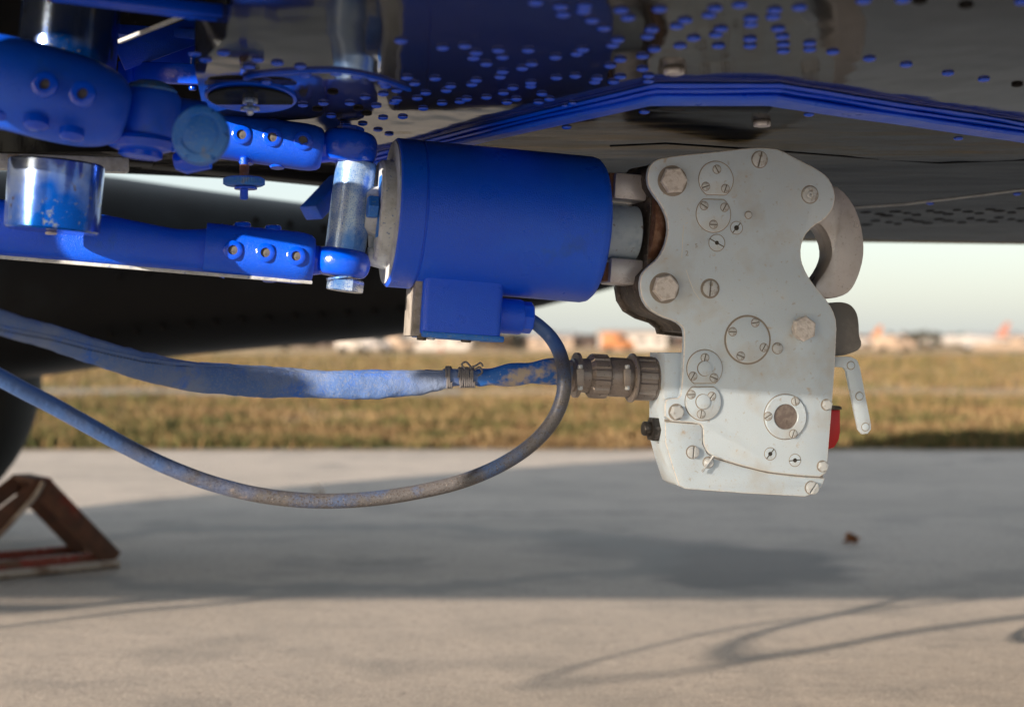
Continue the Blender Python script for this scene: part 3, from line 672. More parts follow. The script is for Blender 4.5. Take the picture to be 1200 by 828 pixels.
# brackets, discs and bars on the belly at upper left
def bar(name, a, b, wd, th, material, parent, bv=.001, up=(0, 0, 1), **kw):
    a, b = Vector(a), Vector(b); m = axis_m((a + b) / 2, b - a, up); return box_m(name, m, wd, th, (b - a).length, material, parent, bv, **kw)
bar('bracket_bar', P(-60, -22, 1.12), P(262, 14, 1.19), .010, .010, M['blue_gloss'], heli)
bar('bracket_bar', P(60, -3, 1.16), P(258, 22, 1.21), .008, .006, M['blue_gloss'], heli)
bar('stay', P(140, 49, 1.40), P(220, 17, 1.30), .004, .004, M['dusty_grey'], heli)
bar('bracket_web', P(140, 68, 1.60), P(246, 30, 1.64), .003, .030, M['blue'], heli)
bar('bracket_bar', P(140, 84, 1.62), P(238, 88, 1.60), .012, .023, M['blue_gloss'], heli, .002)
bar('bracket_web', P(150, 58, 1.66), P(238, 66, 1.66), .004, .03, M['blue'], heli)
for px in (152, 226): rod('stud', P(px, 62, 1.61), P(px, 106, 1.61), .0045, M['blue_gloss'], heli)
bar('frame_beam', P(-80, 158, 1.9), P(180, 176, 1.98), .05, .045, M['pod'], heli, .004)
bar('frame_beam', P(-80, 187, 1.75), P(150, 194, 1.85), .02, .020, M['dusty_grey'], heli, .003)
bar('frame_beam', P(130, 180, 2.0), P(392, 207, 2.12), .05, .028, M['pod'], heli, .004)
bar('diagonal_strut', P(364, 250, 1.85), P(400, 212, 1.9), .03, .022, M['blue'], heli, .003)
bar('belly_channel', P(130, 36, 1.62), P(370, 50, 1.66), .02, .012, M['blue'], heli, .002)
dc = P(294, 116, 1.41)
dsc = turned('cover_disc', dc, dc + Vector((0, .0008, .005)), [(0, .043), (.15, .045), (.85, .045), (1, .043)], [M['blue_gloss']], heli, 48)
rod('stud', P(293, 134, 1.40), P(293, 106, 1.41), .0035, M['steel_blue'], dsc)
put('nut', finish(hex_head(.0075, .006), 'nut', M['steel_blue']), dsc, Matrix.Translation(P(293, 122, 1.405)))
put('nut', finish(hex_head(.0095, .004), 'nut', M['steel_blue']), dsc, Matrix.Translation(P(293, 130, 1.40)))
turned('disc_underside', dc + Vector((0, -.0002, -.0012)), dc + Vector((0, 0, .001)), [(0, .0418), (1, .0422)], M['belly_far'], dsc, 48)
put('cap_nut', finish(lathe([(0, .005), (.004, .005), (.007, .003), (.008, 0)], 14), 'cap_nut', M['steel']), dsc, Matrix.Translation(P(320, 104, 1.42)))

# ------------------------------------------------------------------ suspension of the hook
WM = -.055                                    # depth of the common centre plane
susp = empty('hook_suspension_frame', H.w3(300, 300, WM), label='blue tubular suspension frame with pins and bolted rods left of the motor housing', cat='suspension frame')
q = lambda px, py, w=WM: H.w3(px, py, w)
# bushing between the two eyes
rod('bushing', q(404, 296), q(418, 190), .0232, M['bushing'], susp, .001, 56)
# eyes
def eye(name, c, ax, r, h, material, parent):
    prof = []
    for i in range(17):
        a = -PI / 2 + PI * i / 16
        prof.append(((math.sin(a) * .5 + .5), r * (.62 + .38 * max(0, math.cos(a)) ** .75)))
    return turned(name, Vector(c) - Vector(ax) * h / 2, Vector(c) + Vector(ax) * h / 2, prof, material, parent, 48, smooth=60)
axv = (q(418, 190) - q(404, 296)).normalized()
ue = eye('rod_eye', q(409, 173), axv, .0325, .036, M['blue_gloss'], susp)
le = eye('rod_eye', q(400, 308), axv, .0330, .031, M['blue_gloss'], susp)
put('cap_nut', finish(lathe([(0, .0155), (.010, .0155), (.0118, .0135), (.012, 0)], 6), 'cap_nut', M['blue_gloss'], 20), ue, axis_m(q(410, 160), axv))
rod('washer', q(405, 323), q(405.4, 326), .0225, M['steel_blue'], le, .0005)
put('nut', finish(lathe([(0, .0195), (.002, .021), (.013, .021), (.014, .020)], 6), 'nut', M['steel_blue'], 20), le, axis_m(q(405.5, 327), -axv))
# rods (sockets with three bosses each)
def rod_piece(a, b, r, name='rod_tube'):
    L = (b - a).length; e = .010 / L
    return turned(name, a, b, [(0, r * .97), (1 - 2 * e, r), (1 - e, r * .97), (1 - .3 * e, r * .90), (1, r * .80)], M['blue'], susp, 48)
tu = rod_piece(q(196, 150), q(377, 175), .0265)
turned('rod_neck', q(352, 172), q(404, 175), [(0, .022), (.4, .0175), (.7, .0155), (1, .017)], M['blue_gloss'], susp, 32)
tl = rod_piece(q(240, 291), q(367, 304), .0295)
turned('rod_neck', q(348, 303), q(396, 307), [(0, .024), (.4, .0175), (.7, .0145), (1, .016)], M['blue_gloss'], susp, 32)
def boss(px, py, r, parent, rod_r):
    c = q(px, py, WM + rod_r - .0012)
    m = H.m.copy(); m.translation = c
    bm = lathe([(0, r), (.0022, r), (.0032, r * .85), (.0032, r * .52), (.0006, r * .48)], 28)
    b_ = put('boss', finish(bm, 'boss', M['blue_gloss'], 40), parent, m)
    m2 = m.copy(); m2.translation = c + H.n * .0010
    put('hole_plug', finish(lathe([(0, r * .48), (.0005, 0)], 16), 'hole_plug', M['hole'], 0), parent, m2)
for px, py in ((283, 158), (319, 161), (355, 165)): boss(px, py, .0105, tu, .0265)
for px, py in ((273, 293), (311, 296), (347, 300)): boss(px, py, .0105, tl, .0295)
def button(px, py, r, parent, up=-1):
    m = axis_m(q(px, py), Vector((0, -.15, up))); put('bolt_head', finish(lathe([(-.006, r), (0, r), (.0025, r * .8), (.0035, 0)], 20), 'bolt_head', M['blue_gloss'], 40), parent, m)
for px, py, u in ((289, 189.5, -1), (325, 194.5, -1), (318, 134, 1), (281, 131, 1)): button(px, py, .0095, tu, u)
for px, py, u in ((280, 322, -1), (316, 327, -1), (284, 263, 1), (320, 266.5, 1)): button(px, py, .0095, tl, u)
# lower arm, swept, running left behind the lower pin
pth = [(-120, 262, .034), (0, 268, .030), (110, 280, .0265), (160, 286, .0235), (205, 292, .0215), (240, 294, .0235), (262, 294, .029)]
pts = catmull([(*q(a, b), r * 1.06) for a, b, r in pth], 6)
solid('lower_arm', sweep(pts, 28, lambda i, a: (math.cos(a) * .6, math.copysign(abs(math.sin(a)) ** .75, math.sin(a)))), M['blue'], susp, smooth=60)
bar('edge_rail', q(-60, 296, WM + .014), q(366, 331, WM + .012), .004, .004, M['dusty_grey'], susp, .001)
# vertical pins
p1 = rod('pin', P(76, 100, 1.56), P(90, -60, 1.56), .0525, M['pin_steel'], susp, .002, 64, label='large upper pivot pin of bare blued steel')
p2 = rod('pin', P(61, 271, 1.46), P(67, 190, 1.46), .0475, M['pin_steel'], susp, .002, 64, label='short lower pivot pin with chipped blue paint')
rod('retainer', P(60, 271, 1.455), P(60, 275, 1.455), .006, M['steel'], p2)
# big foreground arm
pth = [(-220, 66, 50), (-60, 84, 53), (20, 100, 55), (70, 113, 55), (105, 122, 52), (132, 128, 44), (146, 131, 32), (150, 132, 18)]
pts = catmull([(*P(a, b, 1.28 + max(0, a) * .0003), r / FPX * 1.28) for a, b, r in pth], 6)
arm = solid('upper_arm', sweep(pts, 36, lambda i, a: (math.cos(a) * .75, math.sin(a))), M['blue'], susp, smooth=60)
bolt_y = 1.28 - .75 * 53 / FPX * 1.28
for px, py in ((54, 100), (98, 111)):
    m = axis_m(P(px, py, bolt_y + .008), (0, -1, .05))
    put('boss', finish(lathe([(0, .0115), (.004, .0115), (.005, .009), (.005, .005), (.001, .005)], 24), 'boss', M['blue_gloss'], 40), arm, m)
    put('hole_plug', finish(lathe([(.001, .0052), (.0016, 0)], 14), 'hole_plug', M['hole'], 0), arm, m)
for px, py in ((-2, 138), (42, 148), (84, 161)):
    put('bolt_head', finish(lathe([(-.006, .011), (.001, .011), (.004, .008), (.005, 0)], 20), 'bolt_head', M['blue_gloss'], 40), arm, axis_m(P(px, py - 2, 1.27), (0, -.25, -1)))
# fork knuckle
kn = turned('knuckle', P(172, 163, 1.36), P(177, 108, 1.36), [(0, .026), (.12, .029), (.88, .029), (1, .026)], M['blue'], susp, 40, smooth=50)
turned('knuckle_cap', P(177, 110, 1.36), P(178, 96, 1.36), [(0, .024), (.35, .0245), (.7, .020), (1, .013)], M['blue_dusty'], susp, 32)
turned('knuckle_cap', P(165, 178, 1.36), P(166, 161, 1.36), [(0, .020), (.25, .030), (.7, .0335), (1, .032)], M['blue_gloss'], susp, 40)
turned('knuckle_cap', P(164, 186, 1.36), P(165, 177, 1.36), [(0, .016), (.3, .0205), (1, .0205)], M['blue_gloss'], susp, 32)
turned('fork_arm', P(120, 128, 1.36), P(236, 150, 1.40), [(0, .022), (1, .026)], M['blue'], susp, 32)
# round bearing end with notched ring
bc = P(236, 158, 1.24)
bo = turned('bearing_housing', bc + Vector((-.020, .085, .008)), bc, [(0, .022), (.3, .0250), (.94, .0250), (1, .0240)], M['blue_dusty'], susp, 48)
rg = lathe([(0, .0272), (.0050, .0272), (.0062, .0255), (.0062, .0190), (.0030, .0180)], 72, lambda z, r, a: r - (.0030 if (r > .024 and min(abs((a * 6 / (2 * PI) + .5) % 1 - .5), 1) < .055) else 0))
put('notched_ring', finish(rg, 'notched_ring', M['blue_dusty'], 40), bo, axis_m(bc, (-.10, -1, .03)) @ Matrix.Scale(.91, 4))
put('bearing_cover', finish(lathe([(0, .0188), (.0045, .0186), (.0055, .0165), (.0052, 0)], 40), 'bearing_cover', M['blue_dusty'], 40), bo, axis_m(bc, (-.10, -1, .03)) @ Matrix.Scale(.91, 4))
turned('bearing_lug', P(205, 190, 1.40), P(245, 184, 1.40), [(0, .008), (.3, .0135), (1, .012)], M['blue_gloss'], susp, 20)
# knurled knob
rod('knob_stem', P(286, 234, 1.58), P(286, 184, 1.58), .0045, M['blue'], susp)
rod('knob_thread', P(286, 208, 1.579), P(286.5, 193, 1.579), .0052, M['rust'], susp, .0005)
turned('knurled_knob', P(286, 218, 1.578), P(286, 208, 1.578), [(0, .019), (.2, .0222), (.8, .0222), (1, .019)], M['blue_dusty'], susp, 96, lambda z, r, a: r + (.0007 if int(a / (2 * PI) * 96 + .5) % 2 else 0), 20)
rod('knob_collar', P(288, 222, 1.578), P(288, 219, 1.578), .0125, M['blue_gloss'], susp, .0005)

# ------------------------------------------------------------------ motor housing (blue cylinder) and junction box
mot = empty('motor_housing', q(575, 262), label='large blue cylindrical motor housing with a square junction box beneath', cat='motor housing')
A, B = q(457, 249), q(696, 270)
AX = (B - A).normalized(); LC = (B - A).length
RL, RR = .0865 * .985, .0875 * .985
UP0 = AX.cross(H.n).normalized(); UP0 = -UP0 if UP0.z < 0 else UP0
def bframe0(c):
    m = Matrix((AX, UP0, AX.cross(UP0).normalized())).transposed().to_4x4(); m.translation = c; return m
mc = turned('housing', A, B, [(0, RL - .0018), (.008, RL), (.115, RL), (.118, RL - .0015), (.125, RL - .0015), (.128, RL - .0002), (.95, RR), (.975, RR - .0015), (.99, RR - .005), (1, RR - .012)], M['blue'], mot, 96)
turned('end_plate', A - AX * .0015, A + AX * .002, [(0, RL - .0035), (1, RL - .0035)], M['dusty_grey'], mot, 72)
turned('end_flange', A - AX * .017, A + AX * .001, [(0, .056), (.2, .059), (1, .060)], M['dusty_grey'], mot, 64)
turned('end_boss', A - AX * .030, A - AX * .016, [(0, .026), (1, .030)], M['dusty_grey'], mot, 40)
lm = bframe0(q(447, 242, WM + .030)); box_m('lug_plate', lm, .007, .070, .022, M['blue_dusty'], mot, .0015)
put('hex_nut', finish(hex_head(.0135, .012), 'hex_nut', M['blue_dusty'], 20), mot, axis_m(q(443, 243, WM + .034), -AX))
turned('end_lug', A - AX * .026 - Vector((0, 0, .052)), A - AX * .002 - Vector((0, 0, .052)), [(0, .010), (1, .015)], M['dusty_grey'], mot, 24)
# junction box
BY = H.w3(530, 360, -.02)
UP = AX.cross(H.n).normalized(); UP = -UP if UP.z < 0 else UP
def bframe(c):
    m = Matrix((AX, UP, AX.cross(UP).normalized())).transposed().to_4x4(); m.translation = c; return m
Wb = -.012                                     # front face depth of the box
fr = bframe(H.w3(535, 360, Wb - .04))
bx = box_m('junction_box', fr, .093, .074, .080, M['blue'], mot, .008, 4)
box_m('box_side_plate', bframe(H.w3(485, 362, Wb - .043)), .010, .062, .070, M['worn_grey'], bx, .0015)
box_m('box_rim', bframe(H.w3(535.5, 394.5, Wb - .04)), .0945, .007, .082, M['blue_dusty'], bx, .002)
for px, py, r, g in ((494, 397.5, .0055, M['grime_shade']), (505, 397, .0048, M['dusty_grey']), (546, 400, .0060, M['grime_shade']), (558, 399, .0050, M['dusty_grey'])):
    c = H.w3(px, py, Wb - .012); put('screw', finish(hex_head(r, .007), 'screw', g, 20), bx, axis_m(c + UP * .006, -UP))
s0, s1, s2 = H.w3(578, 369, Wb - .035), H.w3(611, 371.5, Wb - .035), H.w3(623, 372.5, Wb - .035)
turned('cable_gland', s0, s1, [(0, .0205), (.9, .0205), (1, .0195)], M['blue'], bx, 40)
turned('gland_nut', s1 - AX * .001, s2, [(0, .0175), (.1, .0185), (.9, .0185), (1, .017)], M['blue'], bx, 8, smooth=20)

# clevis and shaft towards the hook
rod('shaft', q(690, 270), q(744, 274), .0325, M['shaft'], mot, .001, 56)
def wedge(c, sx, sy, sz, name, material, parent, b=.003): return box_m(name, bframe(c), sx, sy, sz, material, parent, b, 2)
wedge(q(733, 221), .040, .031, .044, 'clevis_block', M['steel'], mot)
wedge(q(714, 219), .010, .030, .030, 'clevis_lip', M['rust'], mot, .001)
wedge(q(728, 319), .040, .030, .044, 'clevis_block', M['steel'], mot)
wedge(q(708, 319), .010, .022, .026, 'clevis_lip', M['rust'], mot, .001)
wedge(q(753, 270), .006, .126, .064, 'flange_plate', M['grime_shade'], mot, .001)

# ------------------------------------------------------------------ cargo hook
hook = empty('cargo_hook', H.w3(870, 400, -.05), label='flat light grey cargo hook body with bolts and round covers, hanging under the belly', cat='cargo hook')
plate_px = [(768, 187), (790, 182.5), (835, 178), (880, 173), (900, 173.2), (914, 175), (936, 187), (958, 198), (970, 207), (977, 219), (979, 232), (976, 245), (967, 257), (953, 265), (943, 276), (938.5, 290), (939, 305), (945, 320), (955, 335),
            (967, 349), (976, 362), (981, 378), (979.5, 410), (978, 440), (974, 490), (970.5, 535), (968, 559), (935, 557), (900, 553), (868, 545), (838, 536), (829, 530), (824, 519), (824, 501), (820, 496), (779, 493), (779, 470), (784, 466),
            (797, 466), (799, 450), (801.5, 410), (802, 390), (800, 383), (792, 376.5), (775, 371), (760, 362), (752, 349), (749.5, 334), (752, 321), (760, 312), (771, 303), (779, 289), (783, 272), (782, 256), (775, 240), (766, 228), (760, 218), (758.5, 206), (761, 195)]
uvp = [H.uv(a, b, 0) for a, b in plate_px]
uvp = chaikin(uvp, 1, .22)
pl = put('front_plate', finish(prism(uvp, -.008, 0, .0014, None, True), 'front_plate', [M['hook_paint'], M['worn_edge']], 40), hook, H.m)
cover_px = [(779.5, 494.0), (820, 497.0), (823.2, 501.5), (823.2, 519.6), (828.6, 531), (837.4, 537), (867, 546), (900, 554.3), (935, 558.3), (967, 560.3), (963, 570), (953, 578), (944, 581.5), (870, 577.5), (803, 572.5), (796, 569), (789, 549), (780, 519)]
put('lower_cover', finish(prism([H.uv(a, b, 0) for a, b in cover_px], -.009, -.0003, .0010, None, True), 'lower_cover', [M['hook_paint'], M['worn_edge']], 30), hook, H.m)
gap_px = [(781, 491), (822, 494), (827, 500), (827, 519), (831, 528), (840, 534), (868, 543), (936, 554), (966, 557), (966, 563), (935, 562), (866, 550), (835, 541), (824, 533), (819, 521), (819, 501), (781, 497)]
put('cover_joint', finish(prism([H.uv(a, b, 0) for a, b in gap_px], -.0075, -.0035, 0), 'cover_joint', M['dirt'], 0), hook, H.m)
# body between plates
def body(name, px_list, w0, w1, material, b=.0015, k=0, wref=0):
    return put(name, finish(prism([H.uv(a, b_, wref) for a, b_ in px_list], w0, w1, b), name, material, 40), hook, H.m)
i_a = plate_px.index((802, 390))
upper = plate_px[i_a:] + [p for p in plate_px[:plate_px.index((979.5, 410)) + 1]]
ub = inset([H.uv(a, b, 0) for a, b in upper], .003)
# a waist on the left where the shaft end shows
put('body_casting', finish(prism(ub, -.088, -.0085, .002), 'body_casting', M['grime_shade'], 40), hook, H.m)  # dark material carries both dirt and the shade on the upper body
put('rear_plate', finish(prism(inset([H.uv(a, b, 0) for a, b in upper], -.0005), -.100, -.0885, .0012), 'rear_plate', M['grime_shade'], 40), hook, H.m)
body('lower_housing', [(782, 413), (978, 413), (974, 490), (969, 556), (965, 565), (953, 577), (943, 580), (870, 576), (803, 571), (797, 567), (790, 547), (782, 518), (781, 495)], -.064, -.0095, M['hook_paint'], .0015)
body('side_rib', [(784, 414), (800, 414), (800, 468), (784, 468)], -.020, -.0092, M['hook_paint'], .001)
# rusty shaft end seen in the waist
turned('shaft_end', q(752, 268), q(779, 271), [(0, .050), (.25, .049), (.6, .040), (.9, .024), (1, .012)], M['rust'], hook, 40, smooth=60, label='rust brown rounded shaft end set in the waist of the hook')
# load arm, keeper, lever, latch
arm_px = [(950, 215), (977, 217), (990, 228), (1000, 243), (1007, 262), (1010.5, 285), (1010, 303), (1005, 322), (998, 337), (990, 345), (974, 350), (955, 350), (952, 334), (962, 322), (970, 308), (973, 296), (970.5, 282), (965, 270), (957, 262), (945, 262)]
put('load_arm', finish(prism(chaikin([H.uv(a, b, -.03) for a, b in arm_px], 1), -.062, -.024, .003), 'load_arm', M['steel'], 40), hook, H.m)
keep_px = [(965, 357), (975, 354), (988, 354), (997, 358), (1003, 367), (1005, 380), (1005, 393), (1008.5, 402), (1006, 409), (998, 413), (985, 417), (965, 418)]
put('keeper', finish(prism(chaikin([H.uv(a, b, -.03) for a, b in keep_px], 2), -.055, -.025, .002), 'keeper', M['keeper'], 40), hook, H.m)
lev_px = [(966, 418.5), (990, 417.5), (998, 418), (1005, 422), (1008, 430), (1021, 497), (1021, 503), (1017, 508), (1011, 508.5), (1006.5, 503), (992, 434), (989, 430.5), (985, 430), (966, 430)]
lv = put('release_lever', finish(prism([H.uv(a, b, -.010) for a, b in lev_px], -.016, -.010, .001), 'release_lever', M['hook_paint'], 40), hook, H.m)
for px, py in ((997, 428), (1007, 464), (1014, 500)):
    m = H.at(px, py, -.0101); put('rivet', finish(lathe([(0, .0045), (.0012, .0043), (.0015, .0035), (.0015, 0)], 18), 'rivet', M['hook_paint'], 30), lv, m)
    put('rivet_ring', finish(lathe([(0, .0054), (.0003, .0054)], 18), 'rivet_ring', M['dirt'], 0), lv, m)
red_px = [(965, 480), (984, 480), (984, 506), (982.5, 515), (977, 524), (965, 528)]
rd = put('red_latch', finish(prism([H.uv(a, b, -.02) for a, b in red_px], -.034, -.018, .0015), 'red_latch', M['red'], 30), hook, H.m, label='small bright red latch tab at the right edge')
put('latch_cap', finish(prism([H.uv(a, b, -.02) for a, b in ((965, 475), (983, 475.5), (985, 477), (985, 479.5), (965, 479.5))], -.036, -.016, .0006), 'latch_cap', M['grime_shade'], 30), rd, H.m)

# round covers with screws
def ringmat(px, py, r, parent, pts=None):
    m = H.at(px, py, .0001)
    put('dirt_ring', finish(prism(pts or circle(0, 0, r, 40), -.0004, .0003, 0), 'dirt_ring', M['dirt'], 0), parent, m)
S1 = H.scale(870, 400)
def dpoly(r, cut=None, top=True, n=40):
    pts = circle(0, 0, r, n)
    if cut is None: return pts
    return [(x, (max(y, -cut) if top else min(y, cut))) for x, y in pts]
def cover(px, py, r, h, screws, cut=None, top=True, bossr=None, material='hook_paint', dirt=.0009, label=None):
    r *= S1; cut = cut * S1 if cut else None
    ringmat(px, py, r, pl, dpoly(r + dirt, cut + dirt if cut else None, top))
    cv = put('round_cover', finish(prism(dpoly(r, cut, top), 0, h, .0005, None, True), 'round_cover', [M[material], M['worn_edge']], 30), pl, H.at(px, py, .0004))
    if label: cv['label'] = label
    if bossr:
        put('dirt_ring', finish(prism(circle(0, 0, bossr * S1 + .0007, 32), 0, .0004, 0), 'dirt_ring', M['dirt'], 0), cv, H.at(px, py, h + .0003))
        put('boss', finish(prism(circle(0, 0, bossr * S1, 32), 0, .0018, .0005), 'boss', M[material], 30), cv, H.at(px + .5, py, h + .0004))
    for sx, sy, an in screws: small_screw(sx, sy, 4.6, cv, h, an)
    return cv
def small_screw(px, py, r, parent, w, an, mat_='screw', hh=.0012):
    put('dirt_ring', finish(prism(circle(0, 0, (r + .8) * S1, 24), 0, .0003, 0), 'dirt_ring', M['dirt'], 0), parent, H.at(px, py, w + .0002))
    return put('slotted_screw', finish(slot_screw(r * S1, hh, .24, R(an)), 'slotted_screw', [M[mat_], M['slot_floor']], 30), parent, H.at(px, py, w + .0003))
cover(839, 210.5, 21, .0006, [(840, 198.5, 120), (827, 218.5, 20), (850, 221, 70)], cut=17.5, top=True)
cover(836, 251, 21, .0006, [(825, 241, 150), (849, 243, 60), (836, 263, 0)], cut=17, top=False)
cover(876, 398, 27, .0008, [(885, 378, 10), (858.5, 388.5, 0), (895, 407, 60), (868, 417, 160)], dirt=.0022)
cover(825.5, 431.5, 21.5, .0016, [(826, 419, 75), (812, 440.5, 60), (836.5, 442.5, 160)], cut=17, top=True, bossr=8.5)
cover(823.5, 470.5, 21.5, .0030, [(810, 462, 0), (834, 464, 50), (821.5, 485, 80)], cut=17, top=False, bossr=8.5)
# large bearing ring with brown recess
m = H.at(920, 488, .0003)
ringmat(920, 488, 27.3 * S1, pl)
rg = put('bearing_ring', finish(lathe([(0, .0262), (.0022, .0262), (.0030, .0254), (.0030, .0158), (.0024, .0150), (.0002, .0150)], 56), 'bearing_ring', M['hook_paint'], 35), pl, m)
put('bearing_pin', finish(lathe([(0, .0150), (.0008, .0148), (.0012, .008), (.0013, 0)], 40), 'bearing_pin', mat('brown stained steel', (.20, .165, .155), .45, .3, layers=[(120, .45, .6, (.28, .24, .22)), (60, .6, .7, (.12, .09, .08))], bump=[(300, .0003)]), 35), rg, m)
for sx, sy, an in ((932, 470, 100), (900, 487.5, 30), (929.5, 508, 70)): small_screw(sx, sy, 4.6, rg, .0030, an)
# big hex bolts
def big_hex(px, py, r, h, material='bolt', a0=0, wash=None):
    ringmat(px, py, (wash or r * 1.12) * S1, pl)
    if wash: put('washer', finish(lathe([(0, wash * S1), (.002, wash * S1), (.0026, wash * S1 * .94), (.0026, 0)], 32), 'washer', M[material], 35), pl, H.at(px, py, .0003))
    return put('hex_bolt', finish(hex_head(r * S1, h, 6, a0, .4), 'hex_bolt', M[material], 20), pl, H.at(px, py, .0026 if wash else .0004))
big_hex(788, 212, 16, .009, a0=R(5)); big_hex(778.5, 337.5, 16, .009, a0=R(12)); big_hex(940.5, 385, 15.3, .008, a0=R(25), wash=14)
big_hex(792.5, 482.5, 8.6, .007, 'screw', R(10)); 
for px, py, r in ((968.3, 474, 6.3), (963.5, 546, 6.3)): big_hex(px, py, r, .006, 'screw', R(15))
def pan(px, py, r, h, an, ringpx=2.0, slot=.16):
    ringmat(px, py, (r + ringpx) * S1, pl)
    return put('slotted_screw', finish(slot_screw(r * S1, h, slot, R(an)), 'slotted_screw', [M['screw'], M['slot_floor']], 35), pl, H.at(px, py, .0003))
pan(890, 187, 9.3, .0022, 75, 1); pan(832, 338, 9.3, .0025, 85, 2.4); pan(811.5, 529.5, 7.2, .005, 85, .8); pan(950.5, 571, 7.6, .007, 55, .6)
ringmat(949, 228, 11 * S1, pl)
put('rivet_head', finish(lathe([(0, .0098), (.0016, .0096), (.0022, .0080), (.0018, .0045), (.0028, .0035), (.0028, .0015), (.0010, .0012), (.001, 0)], 36), 'rivet_head', M['screw'], 35), pl, H.at(949, 228, .0003))
for px, py, r in ((911, 408, 6), (877, 252, 3.8)):
    ringmat(px, py, (r + 1) * S1, pl); put('pin_head', finish(lathe([(0, r * S1), (.0018, r * S1), (.0024, r * S1 * .8), (.0024, 0)], 28), 'pin_head', M['screw'], 35), pl, H.at(px, py, .0003))
# quarter-turn fasteners: disc, dark socket and slot
def quarter(px, py, r, an, hole=.36):
    ringmat(px, py, (r + .7) * S1, pl)
    d = put('quarter_turn_fastener', finish(lathe([(0, r * S1), (.0006, r * S1 * .97), (.0006, 0)], 32), 'quarter_turn_fastener', M['hook_paint'], 35), pl, H.at(px, py, .0002))
    put('socket', finish(prism(circle(0, 0, r * hole * S1, 16), 0, .0005, 0), 'socket', M['black'], 0), d, H.at(px, py, .0006))
    bm = bmesh.new(); prism([(-r * 1.05 * S1, -.0005), (r * 1.05 * S1, -.0005), (r * 1.05 * S1, .0005), (-r * 1.05 * S1, .0005)], 0, .0007, 0, bm)
    put('slot', finish(bm, 'slot', M['grime_shade'], 0), d, H.at(px, py, .0006, R(an)))
quarter(863, 267, 7.2, 50, .42); quarter(840, 284.5, 9.6, -28, .25); quarter(902.5, 531.5, 7, 50, .36); quarter(931.5, 539, 7, 5, .36)
# wing fastener
ringmat(830, 541.5, 7 * S1, pl)
wb = put('wing_fastener', finish(lathe([(0, .0062), (.004, .0058), (.006, .0040), (.006, 0)], 24), 'wing_fastener', M['screw'], 35), hook, H.at(830, 542, 0))
bm = prism([(-.0115, -.0024), (.0115, -.0024), (.0112, .0024), (.004, .0014), (-.004, .0014), (-.0112, .0024)], -.0011, .0011, .0004)
put('wing', finish(bm, 'wing', M['screw'], 35), wb, H.at(829.5, 543, .0072, R(52)) @ Matrix.Rotation(R(62), 4, 'X'))
# scribed line and lettering stamped into the plate
def scribe(pts, wd=.0007):
    p2 = [H.uv(a, b, 0) for a, b in pts]; l = []; r_ = []
    for i, a in enumerate(p2):
        d = (Vector(p2[min(i + 1, len(p2) - 1)]) - Vector(p2[max(0, i - 1)])).normalized(); s_ = Vector((-d.y, d.x)) * wd / 2
        l.append((a[0] + s_.x, a[1] + s_.y)); r_.append((a[0] - s_.x, a[1] - s_.y))
    put('scribed_line', finish(prism(l + r_[::-1], -.0002, .00025, 0), 'scribed_line', M['scribe'], 0), pl, H.m)
M['scribe'] = mat('bare bright metal', (.75, .75, .73), .35, .4)
scribe([(801, 264), (800, 280), (799, 302)]); scribe([(804, 316), (808, 328), (813, 341), (820, 351)]); scribe([(803, 262), (806, 261)])
M['stamp'] = mat('stamped mark', (.36, .36, .36), .6)
def stamp(ch, px, py, hpx, rot=0):
    cu = bpy.data.curves.new('stamped_mark', 'FONT'); cu.body = ch; cu.size = hpx * S1 * 1.4; cu.extrude = .0001; cu.align_x = 'CENTER'; cu.align_y = 'CENTER'
    o = bpy.data.objects.new('tmp', cu); COL.objects.link(o); dg = bpy.context.evaluated_depsgraph_get(); me = bpy.data.meshes.new_from_object(o.evaluated_get(dg)); bpy.data.objects.remove(o); bpy.data.curves.remove(cu)
    me.materials.clear(); me.materials.append(M['stamp']); me.name = 'stamped_mark'
    put('stamped_mark', me, pl, H.at(px, py, .0002, rot))
stamp('2', 805, 297, 6); stamp('-', 806, 286, 6); stamp('5', 816, 288, 5)
# black nut on the left side
nb0, nb1 = H.w3(776, 503, -.035), H.w3(757, 502, -.035)
nd = (nb1 - nb0).normalized()
nt_ = rod('black_nut_stud', nb0, nb1 + nd * .004, .0085, M['black'], hook)
turned('washer', nb0 - nd * .002, nb0 + nd * .004, [(0, .0165), (1, .0165)], M['black'], nt_, 32)
put('nut', finish(hex_head(.0155, .010), 'nut', M['black'], 20), nt_, axis_m(nb0 + nd * .0055, nd))
# socket flange that takes the connector
cfm = H.m @ Matrix.Rotation(0, 4, 'Z')
def hbox(name, px, py, w, sx, sy, sz, material, parent, b=.001):
    m = H.m.copy(); m.translation = H.w3(px, py, w); return box_m(name, m, sx, sy, sz, material, parent, b)
fl = hbox('socket_flange', 777, 443, -.045, .009, .056, .052, M['hook_paint'], hook)
for dy, dw in ((-.022, .020), (.022, .020), (-.022, -.020), (.022, -.020)):
    put('screw', finish(lathe([(0, .0036), (.002, .0034), (.003, 0)], 14), 'screw', M['screw'], 35), fl, axis_m(H.w3(777, 443, -.045) - H.t * .0045 + H.u * dy + H.n * dw, -H.t))

